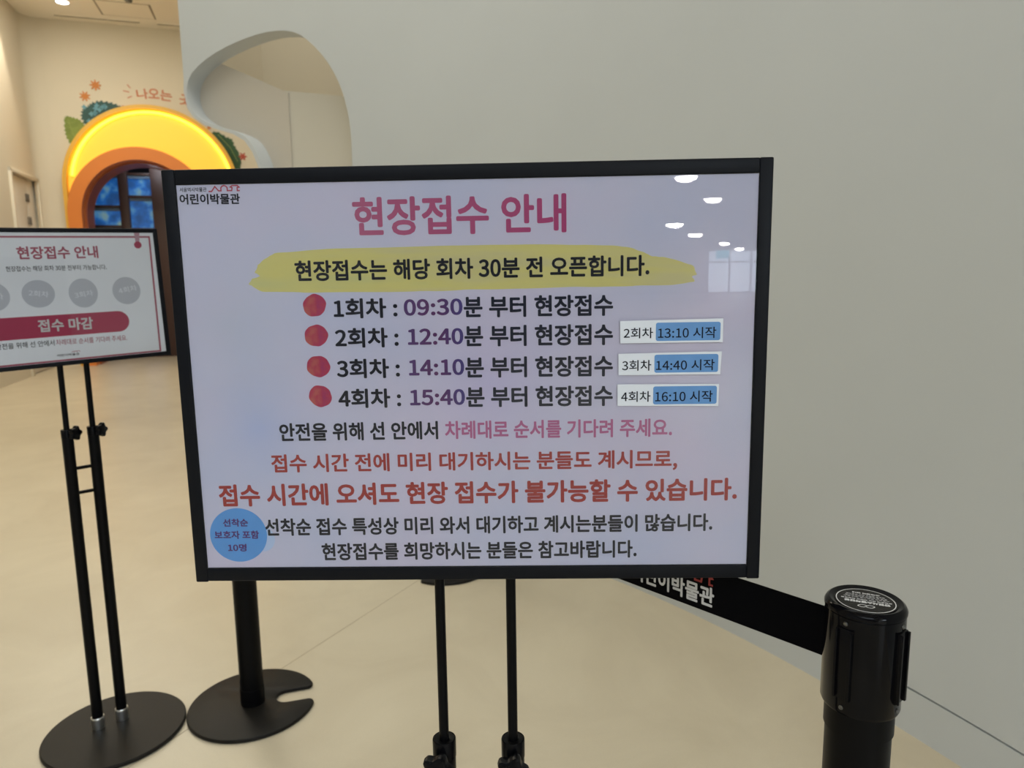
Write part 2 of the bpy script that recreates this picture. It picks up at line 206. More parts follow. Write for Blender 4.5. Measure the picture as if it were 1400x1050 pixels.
# outlines of the Korean syllables: code point, flat x, y in thousandths of an em, triangle corners
HAN = (
 (44032, (97,730,97,661,429,661,375,461,250,292,55,158,101,94,338,267,471,483,512,730,662,827,662,-77,745,-77,745,391,889,391,889,460,745,460,745,827),
  (11,17,10,11,16,17,11,13,16,13,15,16,13,14,15,11,12,13,1,9,0,1,2,9,2,8,9,3,8,2,3,7,8,4,7,3,5,7,4,5,
  6,7)),
 (44036, (88,757,88,688,419,688,364,541,238,422,51,336,86,269,311,380,457,545,509,757,668,827,668,166,752,166,752,483,885,483,885,553,752,553,752,827,188,233,188,-58,
  791,-58,791,10,271,10,271,233),
  (11,17,10,11,16,17,11,13,16,13,15,16,13,14,15,11,12,13,19,23,18,19,22,23,19,21,22,19,20,21,1,9,0,1,2,9,2,8,9,3,
  8,2,3,7,8,4,7,3,5,7,4,5,6,7)),
 (44048, (89,768,89,701,416,701,363,561,238,449,49,371,82,304,310,406,455,563,506,768,182,272,182,-65,752,-65,752,272,670,204,670,2,264,2,264,204,669,827,669,314,
  752,314,752,538,885,538,885,607,752,607,752,827),
  (11,17,10,17,13,10,17,14,13,14,12,13,11,16,17,15,12,14,11,15,16,11,12,15,19,25,18,19,24,25,19,21,24,21,23,24,21,22,23,19,
  20,21,1,9,0,1,2,9,2,8,9,3,8,2,3,7,8,4,7,3,5,7,4,5,6,7)),
 (44061, (90,760,90,692,358,692,314,552,212,436,54,346,95,284,287,402,403,562,443,760,205,251,205,183,730,183,730,-78,812,-78,812,251,535,809,535,299,614,299,614,531,
  733,531,733,294,812,294,812,826,733,826,733,600,614,600,614,809),
  (11,15,10,11,12,15,12,14,15,13,14,12,25,23,24,25,22,23,17,27,16,17,26,27,17,19,26,19,25,26,19,20,25,20,22,25,17,18,19,21,
  22,20,1,9,0,1,2,9,2,8,9,3,8,2,3,7,8,4,7,3,5,7,4,5,6,7)),
 (44201, (476,474,476,406,711,406,711,287,794,287,794,826,711,826,711,665,512,665,518,698,522,731,523,766,110,766,110,698,434,698,379,557,253,444,64,365,96,299,271,369,
  404,469,490,598,711,598,711,474,190,247,190,180,711,180,711,-76,794,-76,794,247),
  (25,29,24,25,26,29,26,28,29,27,28,26,7,5,6,7,4,5,13,11,12,13,10,11,13,14,10,14,9,10,15,9,14,15,8,9,15,21,8,21,
  7,8,21,22,7,22,4,7,15,20,21,23,4,22,16,20,15,1,23,0,1,2,23,2,4,23,16,19,20,17,19,16,3,4,2,17,18,19)),
 (44228, (89,712,89,644,354,644,311,465,211,308,49,177,98,117,245,230,347,361,409,508,557,508,557,349,394,349,394,281,557,281,557,-32,636,-32,636,803,557,803,557,576,
  424,576,431,621,435,666,436,712,739,827,739,-78,818,-78,818,827),
  (25,27,24,25,26,27,19,17,18,19,16,17,1,23,0,1,22,23,1,2,22,2,21,22,3,21,2,3,20,21,3,19,20,3,9,19,9,10,19,10,
  16,19,3,8,9,11,16,10,4,8,3,4,7,8,13,11,12,13,14,11,14,16,11,5,7,4,15,16,14,5,6,7)),
 (44256, (137,736,137,668,687,668,687,647,686,531,677,397,653,238,737,228,760,393,769,529,770,647,770,736,368,441,368,118,50,118,50,49,867,49,867,118,450,118,450,441),
  (1,11,0,1,2,11,2,10,11,3,10,2,4,10,3,4,9,10,5,9,4,5,8,9,13,19,12,13,18,19,6,8,5,6,7,8,15,13,14,15,
  18,13,15,17,18,15,16,17)),
 (44275, (413,264,413,224,371,116,261,36,109,-9,140,-74,271,-38,380,24,455,110,530,24,639,-38,770,-74,802,-9,649,36,539,116,497,224,497,264,147,783,147,717,681,717,
  680,648,674,569,658,474,740,465,756,563,762,646,763,719,763,783,386,585,386,403,51,403,51,336,866,336,866,403,468,403,468,585),
  (18,27,17,18,26,27,18,19,26,19,25,26,20,25,19,21,25,20,21,24,25,29,35,28,29,34,35,22,24,21,22,23,24,31,29,30,31,34,29,31,
  33,34,31,32,33,1,16,0,1,15,16,2,15,1,2,14,15,2,8,14,8,13,14,3,8,2,3,7,8,9,13,8,9,12,13,4,7,3,4,6,
  7,10,12,9,5,6,4,10,11,12)),
 (44288, (670,827,670,146,754,146,754,463,883,463,883,533,754,533,754,827,182,208,182,-58,783,-58,783,10,265,10,265,208,99,757,99,688,466,688,464,624,458,545,442,449,
  524,441,540,550,546,640,547,709,547,757,53,290,228,292,422,302,615,326,610,387,515,376,417,368,317,363,317,555,235,555,235,360,168,359,104,358,44,358),
  (15,24,14,15,23,24,15,16,23,16,22,23,17,22,16,17,21,22,18,21,17,35,33,34,35,32,33,18,20,21,19,20,18,30,28,29,31,28,30,32,
  28,31,35,28,32,36,28,35,37,28,36,38,28,37,25,28,38,25,27,28,25,26,27,1,7,0,1,6,7,1,3,6,3,5,6,3,4,5,1,2,
  3,9,13,8,9,12,13,9,11,12,9,10,11)),
 (44592, (103,729,103,662,442,662,389,461,264,292,61,158,105,91,349,264,484,480,526,729,709,827,709,-78,792,-78,792,827),
  (11,13,10,11,12,13,1,9,0,1,2,9,2,8,9,3,8,2,3,7,8,4,7,3,5,7,4,5,6,7)),
 (45208, (86,221,86,152,158,152,296,155,439,168,588,192,578,262,436,238,300,225,168,221,168,738,86,738,662,827,662,-77,745,-77,745,397,889,397,889,466,745,466,745,827),
  (13,19,12,13,18,19,13,15,18,15,17,18,15,16,17,13,14,15,0,10,11,0,9,10,7,5,6,8,5,7,9,5,8,1,9,0,1,5,9,1,
  4,5,1,3,4,1,2,3)),
 (45236, (94,229,94,156,151,156,251,158,358,167,476,185,466,258,363,241,267,232,177,229,177,718,94,718,531,807,531,-31,609,-31,609,390,736,390,736,-78,816,-78,816,827,
  736,827,736,459,609,459,609,807),
  (21,19,20,21,18,19,13,23,12,13,22,23,13,15,22,15,21,22,15,16,21,16,18,21,13,14,15,17,18,16,0,10,11,0,9,10,7,5,6,8,
  5,7,9,5,8,1,9,0,1,5,9,1,4,5,1,3,4,1,2,3)),
 (45716, (154,208,154,-56,780,-56,780,12,237,12,237,208,49,366,49,299,869,299,869,366,160,794,160,488,775,488,775,555,242,555,242,794),
  (7,9,6,7,8,9,11,15,10,11,14,15,11,13,14,11,12,13,1,5,0,1,4,5,1,3,4,1,2,3)),
 (45733, (161,809,161,508,774,508,774,576,243,576,243,809,50,403,50,335,868,335,868,403,458,255,292,236,185,179,148,90,185,1,292,-55,458,-74,624,-55,730,1,767,90,
  730,179,624,236,458,189,579,178,657,144,684,90,657,37,579,3,458,-9,336,3,259,37,232,90,259,144,336,178),
  (7,9,6,7,8,9,11,21,10,12,21,11,12,22,21,22,20,21,12,33,22,23,20,22,13,32,12,32,33,12,23,24,20,24,19,20,13,31,32,25,
  19,24,14,31,13,14,30,31,26,19,25,26,18,19,14,29,30,27,18,26,14,28,29,28,18,27,15,28,14,28,17,18,15,17,28,16,17,15,1,5,
  0,1,4,5,1,3,4,1,2,3)),
 (45768, (107,227,107,155,181,155,325,159,471,173,625,199,614,269,468,245,327,231,189,227,189,738,107,738,708,827,708,-78,790,-78,790,827),
  (13,15,12,13,14,15,0,10,11,0,9,10,7,5,6,8,5,7,9,5,8,1,9,0,1,5,9,1,4,5,1,3,4,1,2,3)),
 (45796, (89,739,89,147,160,147,315,149,453,158,588,177,578,248,449,229,318,220,171,217,171,671,508,671,508,739,662,827,662,-79,745,-79,745,401,893,401,893,470,745,470,
  745,827),
  (14,20,13,14,19,20,14,16,19,16,18,19,16,17,18,14,15,16,1,10,0,10,12,0,10,11,12,1,9,10,7,5,6,8,5,7,9,5,8,1,
  5,9,1,4,5,1,3,4,1,2,3)),
 (45800, (92,749,92,332,162,332,327,334,460,344,583,363,573,431,457,413,331,403,174,401,174,681,491,681,491,749,669,827,669,172,752,172,752,490,886,490,886,559,752,559,
  752,827,189,238,189,-58,792,-58,792,10,271,10,271,238),
  (14,20,13,14,19,20,14,16,19,16,18,19,16,17,18,14,15,16,22,26,21,22,25,26,22,24,25,22,23,24,1,10,0,10,12,0,10,11,12,1,
  9,10,7,5,6,8,5,7,9,5,8,1,5,9,1,4,5,1,3,4,1,2,3)),
 (45817, (90,758,90,361,160,361,327,363,461,372,583,391,574,459,458,441,330,431,172,429,172,690,489,690,489,758,464,270,305,249,202,190,166,97,202,4,305,-55,464,-76,
  622,-55,724,4,760,97,724,190,622,249,464,203,579,190,654,154,680,97,654,40,579,4,464,-9,348,4,273,40,247,97,273,154,348,190,669,827,669,289,753,289,
  753,523,885,523,885,592,753,592,753,827),
  (14,24,13,15,24,14,15,25,24,25,23,24,15,36,25,26,23,25,15,35,36,27,23,26,16,35,15,27,22,23,16,34,35,28,22,27,17,34,16,17,
  33,34,29,22,28,29,21,22,17,32,33,30,21,29,17,31,32,31,21,30,18,31,17,31,20,21,18,20,31,19,20,18,38,44,37,38,43,44,38,40,
  43,40,42,43,40,41,42,38,39,40,1,10,0,10,12,0,10,11,12,1,9,10,7,5,6,8,5,7,9,5,8,1,5,9,1,4,5,1,3,4,
  1,2,3)),
 (45824, (82,717,82,145,141,145,264,147,371,155,476,172,468,241,373,225,275,218,165,215,165,649,418,649,418,717,533,807,533,-31,610,-31,610,396,738,396,738,-78,817,-78,
  817,827,738,827,738,464,610,464,610,807),
  (22,20,21,22,19,20,14,24,13,14,23,24,14,16,23,16,22,23,16,17,22,17,19,22,14,15,16,18,19,17,1,10,0,10,12,0,10,11,12,1,
  9,10,7,5,6,8,5,7,9,5,8,1,5,9,1,4,5,1,3,4,1,2,3)),
 (46020, (154,754,154,337,417,337,417,105,50,105,50,36,870,36,870,105,499,105,499,337,775,337,775,404,237,404,237,686,766,686,766,754),
  (1,13,0,13,15,0,13,14,15,1,12,13,1,11,12,1,10,11,2,10,1,3,9,2,9,10,2,3,8,9,5,3,4,5,8,3,5,7,8,5,
  6,7)),
 (46308, (151,-1,151,-67,789,-67,789,-1,232,-1,232,91,762,91,762,303,149,303,149,238,681,238,681,153,151,153,50,449,50,382,868,382,868,449,159,797,159,522,770,522,
  770,589,241,589,241,730,761,730,761,797),
  (14,16,13,14,15,16,18,22,17,22,24,17,22,23,24,18,21,22,18,20,21,18,19,20,9,7,8,9,10,7,10,6,7,11,6,10,0,5,12,5,
  11,12,5,6,11,0,4,5,1,4,0,1,3,4,1,2,3)),
 (46989, (87,782,87,714,413,714,413,604,89,604,89,348,160,348,314,350,452,360,590,378,582,447,449,429,317,419,171,417,171,539,494,539,494,782,183,287,183,-66,752,-66,
  752,287,669,287,669,177,265,177,265,287,265,111,669,111,669,2,265,2,669,826,669,327,752,327,752,539,886,539,886,609,752,609,752,826),
  (18,24,17,18,23,24,22,20,21,22,19,20,18,25,23,25,22,23,25,26,22,26,19,22,18,28,25,27,19,26,18,27,28,18,19,27,30,36,29,30,
  35,36,30,32,35,32,34,35,32,33,34,30,31,32,1,16,0,1,2,16,2,15,16,3,15,2,5,14,4,14,3,4,14,15,3,5,13,14,11,9,
  10,12,9,11,13,9,12,5,9,13,5,8,9,5,7,8,5,6,7)),
 (47140, (527,374,527,305,711,305,711,-79,793,-79,793,827,711,827,711,621,533,621,533,552,711,552,711,374,81,745,81,677,395,677,395,489,84,489,84,132,151,132,287,134,
  416,142,551,159,544,228,416,212,293,203,166,201,166,422,476,422,476,745),
  (7,5,6,7,4,5,13,28,12,13,14,28,14,27,28,15,27,14,9,7,8,9,10,7,10,4,7,11,4,10,17,26,16,26,15,16,26,27,15,17,
  25,26,1,11,0,1,2,11,2,4,11,3,4,2,23,21,22,24,21,23,25,21,24,17,21,25,17,20,21,17,19,20,17,18,19)),
 (47168, (78,728,78,660,310,660,310,479,80,479,80,141,137,141,242,143,347,150,462,166,455,234,351,220,254,213,160,210,160,412,390,412,390,728,440,366,440,298,558,298,
  558,-31,637,-31,637,809,558,809,558,591,440,591,440,523,558,523,558,366,738,827,738,-78,817,-78,817,827),
  (30,32,29,30,31,32,24,22,23,24,21,22,1,16,0,1,2,16,2,15,16,3,15,2,26,24,25,26,27,24,27,21,24,28,21,27,5,14,4,14,
  3,4,14,15,3,5,13,14,18,28,17,18,19,28,19,21,28,20,21,19,11,9,10,12,9,11,13,9,12,5,9,13,5,8,9,5,7,8,5,6,
  7)),
 (47196, (152,340,152,272,417,272,417,103,50,103,50,34,870,34,870,103,499,103,499,272,789,272,789,340,234,340,234,486,768,486,768,760,150,760,150,692,686,692,686,552,
  152,552),
  (17,15,16,17,18,15,18,14,15,19,14,18,0,13,20,13,19,20,13,14,19,0,12,13,1,12,0,1,11,12,1,10,11,2,10,1,3,9,2,9,
  10,2,3,8,9,5,3,4,5,8,3,5,7,8,5,6,7)),
 (47484, (155,534,155,474,780,474,780,534,237,534,237,612,764,612,764,800,153,800,153,741,682,741,682,668,155,668,49,407,49,343,869,343,869,407,149,-6,149,-66,796,-66,
  796,-6,231,-6,231,78,767,78,767,271,147,271,147,211,685,211,685,135,149,135),
  (14,16,13,14,15,16,26,24,25,26,27,24,27,23,24,28,23,27,17,22,29,22,28,29,22,23,28,17,21,22,18,21,17,18,20,21,18,19,20,9,
  7,8,9,10,7,10,6,7,11,6,10,0,5,12,5,11,12,5,6,11,0,4,5,1,4,0,1,3,4,1,2,3)),
 (47532, (100,743,100,675,434,675,434,487,102,487,102,140,177,140,328,143,476,152,632,173,624,241,473,222,330,212,186,209,186,420,518,420,518,743,709,827,709,-79,791,-79,
  791,827),
  (18,20,17,18,19,20,1,16,0,1,2,16,2,15,16,3,15,2,5,14,4,14,3,4,14,15,3,5,13,14,11,9,10,12,9,11,13,9,12,5,
  9,13,5,8,9,5,7,8,5,6,7)),
 (47536, (95,762,95,695,424,695,424,564,97,564,97,289,170,289,329,291,469,300,609,319,600,387,466,368,331,359,178,357,178,500,505,500,505,762,708,826,708,160,790,160,
  790,826,201,212,201,-58,816,-58,816,10,284,10,284,212),
  (18,20,17,18,19,20,22,26,21,22,25,26,22,24,25,22,23,24,1,16,0,1,2,16,2,15,16,3,15,2,5,14,4,14,3,4,14,15,3,5,
  13,14,11,9,10,12,9,11,13,9,12,5,9,13,5,8,9,5,7,8,5,6,7)),
 (47560, (662,827,662,-78,745,-78,745,396,893,396,893,466,745,466,745,827,86,736,86,152,501,152,501,736,419,670,419,219,167,219,167,670),
  (9,15,8,15,11,8,15,12,11,12,10,11,9,14,15,13,10,12,9,13,14,9,10,13,1,7,0,1,6,7,1,3,6,3,5,6,3,4,5,1,
  2,3)),
 (47566, (144,283,144,-54,188,-54,256,-52,334,-42,419,-21,406,45,343,28,281,19,225,15,225,283,574,353,574,273,387,273,387,211,840,211,840,273,655,273,655,353,87,767,
  87,398,503,398,503,767,422,701,422,465,168,465,168,701,614,178,526,162,468,119,446,51,468,-17,526,-60,614,-76,701,-60,759,-17,781,51,759,119,701,162,614,119,
  662,111,695,87,707,51,695,14,662,-9,614,-18,565,-9,532,14,520,51,532,87,565,111,669,827,669,365,752,365,752,554,885,554,885,623,752,623,752,827),
  (20,26,19,26,22,19,26,23,22,23,21,22,20,25,26,24,21,23,20,24,25,20,21,24,28,38,27,29,38,28,29,39,38,39,37,38,29,50,39,40,
  37,39,30,50,29,40,36,37,41,36,40,30,49,50,42,36,41,30,48,49,31,48,30,31,47,48,43,36,42,43,35,36,44,35,43,31,46,47,45,35,
  44,31,45,46,45,34,35,32,45,31,32,34,45,32,33,34,52,58,51,52,57,58,52,54,57,54,56,57,54,55,56,52,53,54,12,18,11,12,17,18,
  1,10,0,1,9,10,14,12,13,14,17,12,14,16,17,14,15,16,7,5,6,8,5,7,9,5,8,1,5,9,1,4,5,1,3,4,1,2,3)),
 (47581, (669,827,669,293,752,293,752,533,885,533,885,602,752,602,752,827,87,758,87,369,503,369,503,758,422,691,422,436,168,436,168,691,464,262,305,242,202,184,166,93,
  202,1,305,-57,464,-77,622,-57,724,1,760,93,724,184,622,242,464,195,579,183,653,148,679,93,653,37,579,2,464,-10,348,2,274,37,248,93,274,148,348,183),
  (9,15,8,15,11,8,15,12,11,12,10,11,9,14,15,13,10,12,9,13,14,9,10,13,17,27,16,17,26,27,18,28,17,28,26,17,18,39,28,29,
  26,28,29,30,26,30,25,26,19,38,18,38,39,18,19,37,38,31,25,30,20,37,19,20,36,37,32,25,31,32,24,25,20,35,36,33,24,32,20,34,
  35,34,24,33,21,34,20,34,23,24,21,23,34,22,23,21,1,7,0,1,6,7,1,3,6,3,5,6,3,4,5,1,2,3)),
 (47749, (496,265,335,245,231,186,195,94,231,2,335,-56,496,-76,657,-56,761,2,797,94,761,186,657,245,496,200,613,187,688,151,715,94,688,37,613,2,496,-11,379,2,
  304,37,277,94,304,151,379,187,423,691,423,423,173,423,173,691,711,613,711,501,504,501,504,613,92,758,92,356,504,356,504,433,711,433,711,292,794,292,794,827,
  711,827,711,680,504,680,504,758),
  (41,39,40,41,38,39,33,27,32,27,43,32,27,24,43,24,42,43,33,26,27,25,42,24,25,31,42,31,41,42,31,28,41,28,38,41,25,30,31,29,
  38,28,25,29,30,25,35,29,35,36,29,36,38,29,25,34,35,37,38,36,33,25,26,33,34,25,1,11,0,2,11,1,2,12,11,12,10,11,2,23,
  12,13,10,12,2,22,23,14,10,13,3,22,2,14,9,10,3,21,22,15,9,14,4,21,3,4,20,21,16,9,15,16,8,9,4,19,20,17,8,16,
  5,19,4,17,7,8,5,18,19,18,7,17,5,7,18,6,7,5)),
 (47932, (151,-3,151,-68,789,-68,789,-3,232,-3,232,87,762,87,762,291,499,291,499,379,867,379,867,446,50,446,50,379,416,379,416,291,149,291,149,227,681,227,681,148,
  151,148,156,797,156,521,761,521,761,797,679,731,679,587,237,587,237,731),
  (22,28,21,28,24,21,28,25,24,25,23,24,22,27,28,26,23,25,22,26,27,22,23,26,13,11,12,13,10,11,14,10,13,15,9,14,9,10,14,15,
  8,9,17,15,16,17,8,15,17,7,8,17,18,7,18,6,7,19,6,18,0,5,20,5,19,20,5,6,19,0,4,5,1,4,0,1,3,4,1,2,
  3)),
 (48064, (146,748,146,319,770,319,770,748,689,681,689,385,227,385,227,681,50,111,50,42,870,42,870,111),
  (9,11,8,9,10,11,1,7,0,7,3,0,7,4,3,4,2,3,1,6,7,5,2,4,1,5,6,1,2,5)),
 (48120, (707,827,707,-79,790,-79,790,827,101,738,101,149,517,149,517,738,437,672,437,216,183,216,183,672),
  (5,11,4,11,7,4,11,8,7,8,6,7,5,10,11,9,6,8,5,9,10,5,6,9,1,3,0,1,2,3)),
 (48143, (708,827,708,308,790,308,790,827,463,334,463,246,197,246,197,182,462,182,418,96,308,27,161,-11,190,-75,320,-42,429,14,504,90,578,15,686,-42,815,-75,844,-11,
  698,29,590,98,547,182,812,182,812,246,546,246,546,334,97,768,97,399,519,399,519,768,438,702,438,465,178,465,178,702),
  (28,34,27,34,30,27,34,31,30,31,29,30,28,33,34,32,29,31,28,32,33,28,29,32,1,3,0,1,2,3,5,26,4,5,25,26,7,5,6,7,
  25,5,7,24,25,7,23,24,8,23,7,9,22,8,22,23,8,9,21,22,9,15,21,15,20,21,10,15,9,10,14,15,16,20,15,16,19,20,11,14,
  10,17,19,16,11,13,14,12,13,11,17,18,19)),
 (48148, (662,827,662,-78,745,-78,745,400,893,400,893,471,745,471,745,827,86,750,86,139,507,139,507,750,425,750,425,512,168,512,168,750,168,446,425,446,425,208,168,208),
  (9,15,8,9,14,15,13,11,12,13,10,11,9,16,14,16,13,14,16,17,13,17,10,13,9,19,16,18,10,17,9,18,19,9,10,18,1,7,0,1,
  6,7,1,3,6,3,5,6,3,4,5,1,2,3)),
 (48149, (669,827,669,281,752,281,752,523,885,523,885,592,752,592,752,827,164,233,164,165,669,165,669,-78,752,-78,752,233,87,770,87,342,506,342,506,770,424,770,424,629,
  169,629,169,770,169,563,424,563,424,409,169,409),
  (9,13,8,9,10,13,10,12,13,11,12,10,15,21,14,15,20,21,19,17,18,19,16,17,15,22,20,22,19,20,22,23,19,23,16,19,15,25,22,24,
  16,23,15,24,25,15,16,24,1,7,0,1,6,7,1,3,6,3,5,6,3,4,5,1,2,3)),
 (48296, (217,-2,217,-68,847,-68,847,-2,300,-2,300,94,812,94,812,307,215,307,215,242,730,242,730,156,217,156,733,826,733,351,812,351,812,826,169,591,362,591,362,459,
  169,459,90,774,90,393,440,393,440,554,556,554,556,357,634,357,634,808,556,808,556,622,440,622,440,774,362,774,362,655,169,655,169,774),
  (14,16,13,14,15,16,30,28,29,30,27,28,22,36,21,22,35,36,34,32,33,34,31,32,22,17,35,17,34,35,17,31,34,17,30,31,17,18,30,18,
  25,30,25,27,30,22,20,17,19,24,18,24,25,18,19,23,24,26,27,25,22,19,20,22,23,19,9,7,8,9,10,7,10,6,7,11,6,10,0,5,
  12,5,11,12,5,6,11,0,4,5,1,4,0,1,3,4,1,2,3)),
 (48372, (229,534,689,534,689,368,229,368,146,763,146,300,417,300,417,106,50,106,50,37,870,37,870,106,499,106,499,300,771,300,771,763,689,763,689,602,229,602,229,763),
  (5,19,4,5,18,19,17,15,16,17,14,15,5,0,18,0,17,18,0,1,17,1,14,17,5,3,0,2,14,1,5,2,3,5,14,2,6,14,5,7,
  13,6,13,14,6,7,12,13,9,7,8,9,12,7,9,11,12,9,10,11)),
 (48393, (240,638,678,638,678,536,240,536,158,803,158,470,417,470,417,374,50,374,50,306,867,306,867,374,500,374,500,470,760,470,760,803,678,803,678,703,240,703,240,803,
  458,240,292,221,186,168,149,82,186,-4,292,-58,458,-76,624,-58,730,-4,767,82,730,168,624,221,458,175,579,164,656,133,683,82,656,31,579,-1,458,-12,336,-1,
  259,31,232,82,259,133,336,164),
  (21,31,20,22,31,21,22,32,31,32,30,31,22,43,32,33,30,32,23,42,22,42,43,22,33,34,30,34,29,30,23,41,42,35,29,34,24,41,23,24,
  40,41,36,29,35,36,28,29,24,39,40,37,28,36,24,38,39,38,28,37,25,38,24,38,27,28,25,27,38,26,27,25,5,19,4,5,18,19,17,15,
  16,17,14,15,5,0,18,0,17,18,0,1,17,1,14,17,5,3,0,2,14,1,5,2,3,5,14,2,6,14,5,7,13,6,13,14,6,7,12,13,
  9,7,8,9,12,7,9,11,12,9,10,11)),
 (48512, (49,291,49,224,416,224,416,-78,498,-78,498,224,869,224,869,291,153,790,153,399,765,399,765,790,682,790,682,666,235,666,235,790,235,599,682,599,682,467,235,467),
  (9,15,8,9,14,15,13,11,12,13,10,11,9,16,14,16,13,14,16,17,13,17,10,13,9,19,16,18,10,17,9,18,19,9,10,18,1,7,0,1,
  6,7,2,6,1,3,5,2,5,6,2,3,4,5)),
 (48516, (49,349,49,282,424,282,424,107,506,107,506,282,869,282,869,349,153,188,153,-58,778,-58,778,10,235,10,235,188,158,798,158,436,760,436,760,798,678,798,678,683,
  240,683,240,798,240,619,678,619,678,503,240,503),
  (15,21,14,15,20,21,19,17,18,19,16,17,15,22,20,22,19,20,22,23,19,23,16,19,15,25,22,24,16,23,15,24,25,15,16,24,1,7,0,1,
  6,7,2,6,1,3,5,2,5,6,2,3,4,5,9,13,8,9,12,13,9,11,12,9,10,11)),
 (48520, (151,-3,151,-68,789,-68,789,-3,232,-3,232,84,762,84,762,286,499,286,499,373,867,373,867,441,50,441,50,373,416,373,416,286,149,286,149,223,681,223,681,144,
  151,144,158,813,158,514,760,514,760,813,678,813,678,728,240,728,240,813,240,665,678,665,678,579,240,579),
  (22,28,21,22,27,28,26,24,25,26,23,24,22,29,27,29,26,27,29,30,26,30,23,26,22,32,29,31,23,30,22,31,32,22,23,31,13,11,12,13,
  10,11,14,10,13,15,9,14,9,10,14,15,8,9,17,15,16,17,8,15,17,7,8,17,18,7,18,6,7,19,6,18,0,5,20,5,19,20,5,6,
  19,0,4,5,1,4,0,1,3,4,1,2,3)),
 (49324, (662,827,662,-78,745,-78,745,390,893,390,893,461,745,461,745,827,271,749,271,587,240,423,156,279,37,182,88,115,183,187,260,290,313,415,366,298,441,201,532,133,
  583,199,466,292,384,430,353,587,353,749),
  (9,24,8,9,23,24,10,23,9,10,22,23,10,16,22,16,21,22,11,16,10,11,15,16,17,21,16,18,21,17,18,20,21,11,14,15,12,14,11,19,
  20,18,12,13,14,1,7,0,1,6,7,1,3,6,3,5,6,3,4,5,1,2,3)),
 (49345, (669,827,669,278,752,278,752,523,885,523,885,593,752,593,752,827,464,254,305,234,202,178,166,89,202,0,305,-57,464,-76,623,-57,724,0,760,89,724,178,623,234,
  464,188,579,176,653,142,679,89,653,35,579,2,464,-10,348,2,274,35,248,89,274,142,348,176,270,780,270,688,242,557,165,449,46,377,90,311,186,365,262,443,
  313,540,364,454,437,385,528,336,572,401,457,466,380,564,352,681,352,780),
  (9,19,8,10,19,9,10,20,19,20,18,19,10,31,20,21,18,20,11,30,10,30,31,10,21,22,18,22,17,18,11,29,30,23,17,22,12,29,11,12,
  28,29,24,17,23,24,16,17,12,27,28,25,16,24,12,26,27,26,16,25,13,26,12,26,15,16,13,15,26,14,15,13,33,48,32,33,47,48,34,47,
  33,34,46,47,34,40,46,40,45,46,35,40,34,35,39,40,41,45,40,41,44,45,42,44,41,36,39,35,36,38,39,42,43,44,37,38,36,1,7,0,
  1,6,7,1,3,6,3,5,6,3,4,5,1,2,3)),
 (49436, (712,827,712,520,502,520,502,452,712,452,712,-79,794,-79,794,827,283,749,283,587,252,422,169,278,49,180,101,113,196,186,273,290,326,416,379,297,455,199,550,129,
  600,196,481,288,398,427,367,587,367,749),
  (1,7,0,1,6,7,9,24,8,9,23,24,10,23,9,10,22,23,3,1,2,3,4,1,4,6,1,5,6,4,10,16,22,16,21,22,11,16,10,11,
  15,16,17,21,16,18,21,17,11,14,15,18,20,21,12,14,11,19,20,18,12,13,14)),
 (49440, (711,826,711,614,514,614,514,545,711,545,711,150,794,150,794,826,277,772,277,661,248,528,170,418,51,345,95,279,192,335,268,415,319,515,370,424,443,351,534,300,
  579,365,464,434,387,537,359,658,359,772,213,225,213,-58,815,-58,815,10,296,10,296,225),
  (1,7,0,1,6,7,9,24,8,9,23,24,10,23,9,10,22,23,3,1,2,3,4,1,4,6,1,5,6,4,10,16,22,16,21,22,11,16,10,11,
  15,16,17,21,16,17,20,21,18,20,17,12,15,11,12,14,15,18,19,20,13,14,12,26,30,25,26,29,30,26,28,29,26,27,28)),
 (49457, (278,776,278,683,250,552,170,445,49,374,93,307,192,361,269,440,321,538,372,452,444,382,536,334,581,399,465,465,388,565,360,686,360,776,514,636,514,567,711,567,
  711,292,794,292,794,827,711,827,711,636,496,265,335,245,231,186,195,94,231,2,335,-56,496,-76,657,-56,761,2,797,94,761,186,657,245,496,199,613,186,688,151,
  715,94,688,38,613,3,496,-10,379,3,304,38,277,94,304,151,379,186),
  (26,36,25,27,36,26,27,37,36,37,35,36,27,48,37,38,35,37,27,47,48,39,35,38,28,47,27,39,34,35,28,46,47,40,34,39,29,46,28,29,
  45,46,41,34,40,41,33,34,29,44,45,42,33,41,29,43,44,43,33,42,30,43,29,43,32,33,30,32,43,31,32,30,24,22,23,24,21,22,1,16,
  0,1,15,16,1,14,15,2,14,1,18,24,17,18,19,24,19,21,24,20,21,19,2,8,14,8,13,14,3,8,2,3,7,8,9,13,8,9,12,13,
  10,12,9,4,7,3,4,6,7,10,11,12,5,6,4)),
 (49464, (555,808,555,503,406,503,406,434,555,434,555,-32,633,-32,633,808,238,742,238,569,214,415,146,279,40,179,92,117,173,186,236,281,279,393,320,290,380,202,457,137,
  504,201,403,297,340,428,318,572,318,742,739,827,739,-78,819,-78,819,827),
  (26,28,25,26,27,28,1,7,0,1,6,7,9,24,8,9,23,24,9,22,23,10,22,9,3,1,2,3,4,1,4,6,1,5,6,4,10,16,22,16,
  21,22,11,16,10,11,15,16,17,21,16,17,20,21,18,20,17,11,14,15,12,14,11,19,20,18,12,13,14)),
 (49468, (733,827,733,148,812,148,812,827,556,809,556,599,416,599,416,530,556,530,556,174,635,174,635,809,222,231,222,-58,839,-58,839,10,305,10,305,231,237,763,237,630,
  215,520,152,417,52,341,98,278,176,331,236,403,278,487,317,411,374,348,448,301,494,365,398,432,338,525,317,630,317,763),
  (1,3,0,1,2,3,5,11,4,5,10,11,19,34,18,19,33,34,20,33,19,20,32,33,7,5,6,7,8,5,8,10,5,9,10,8,20,31,32,21,
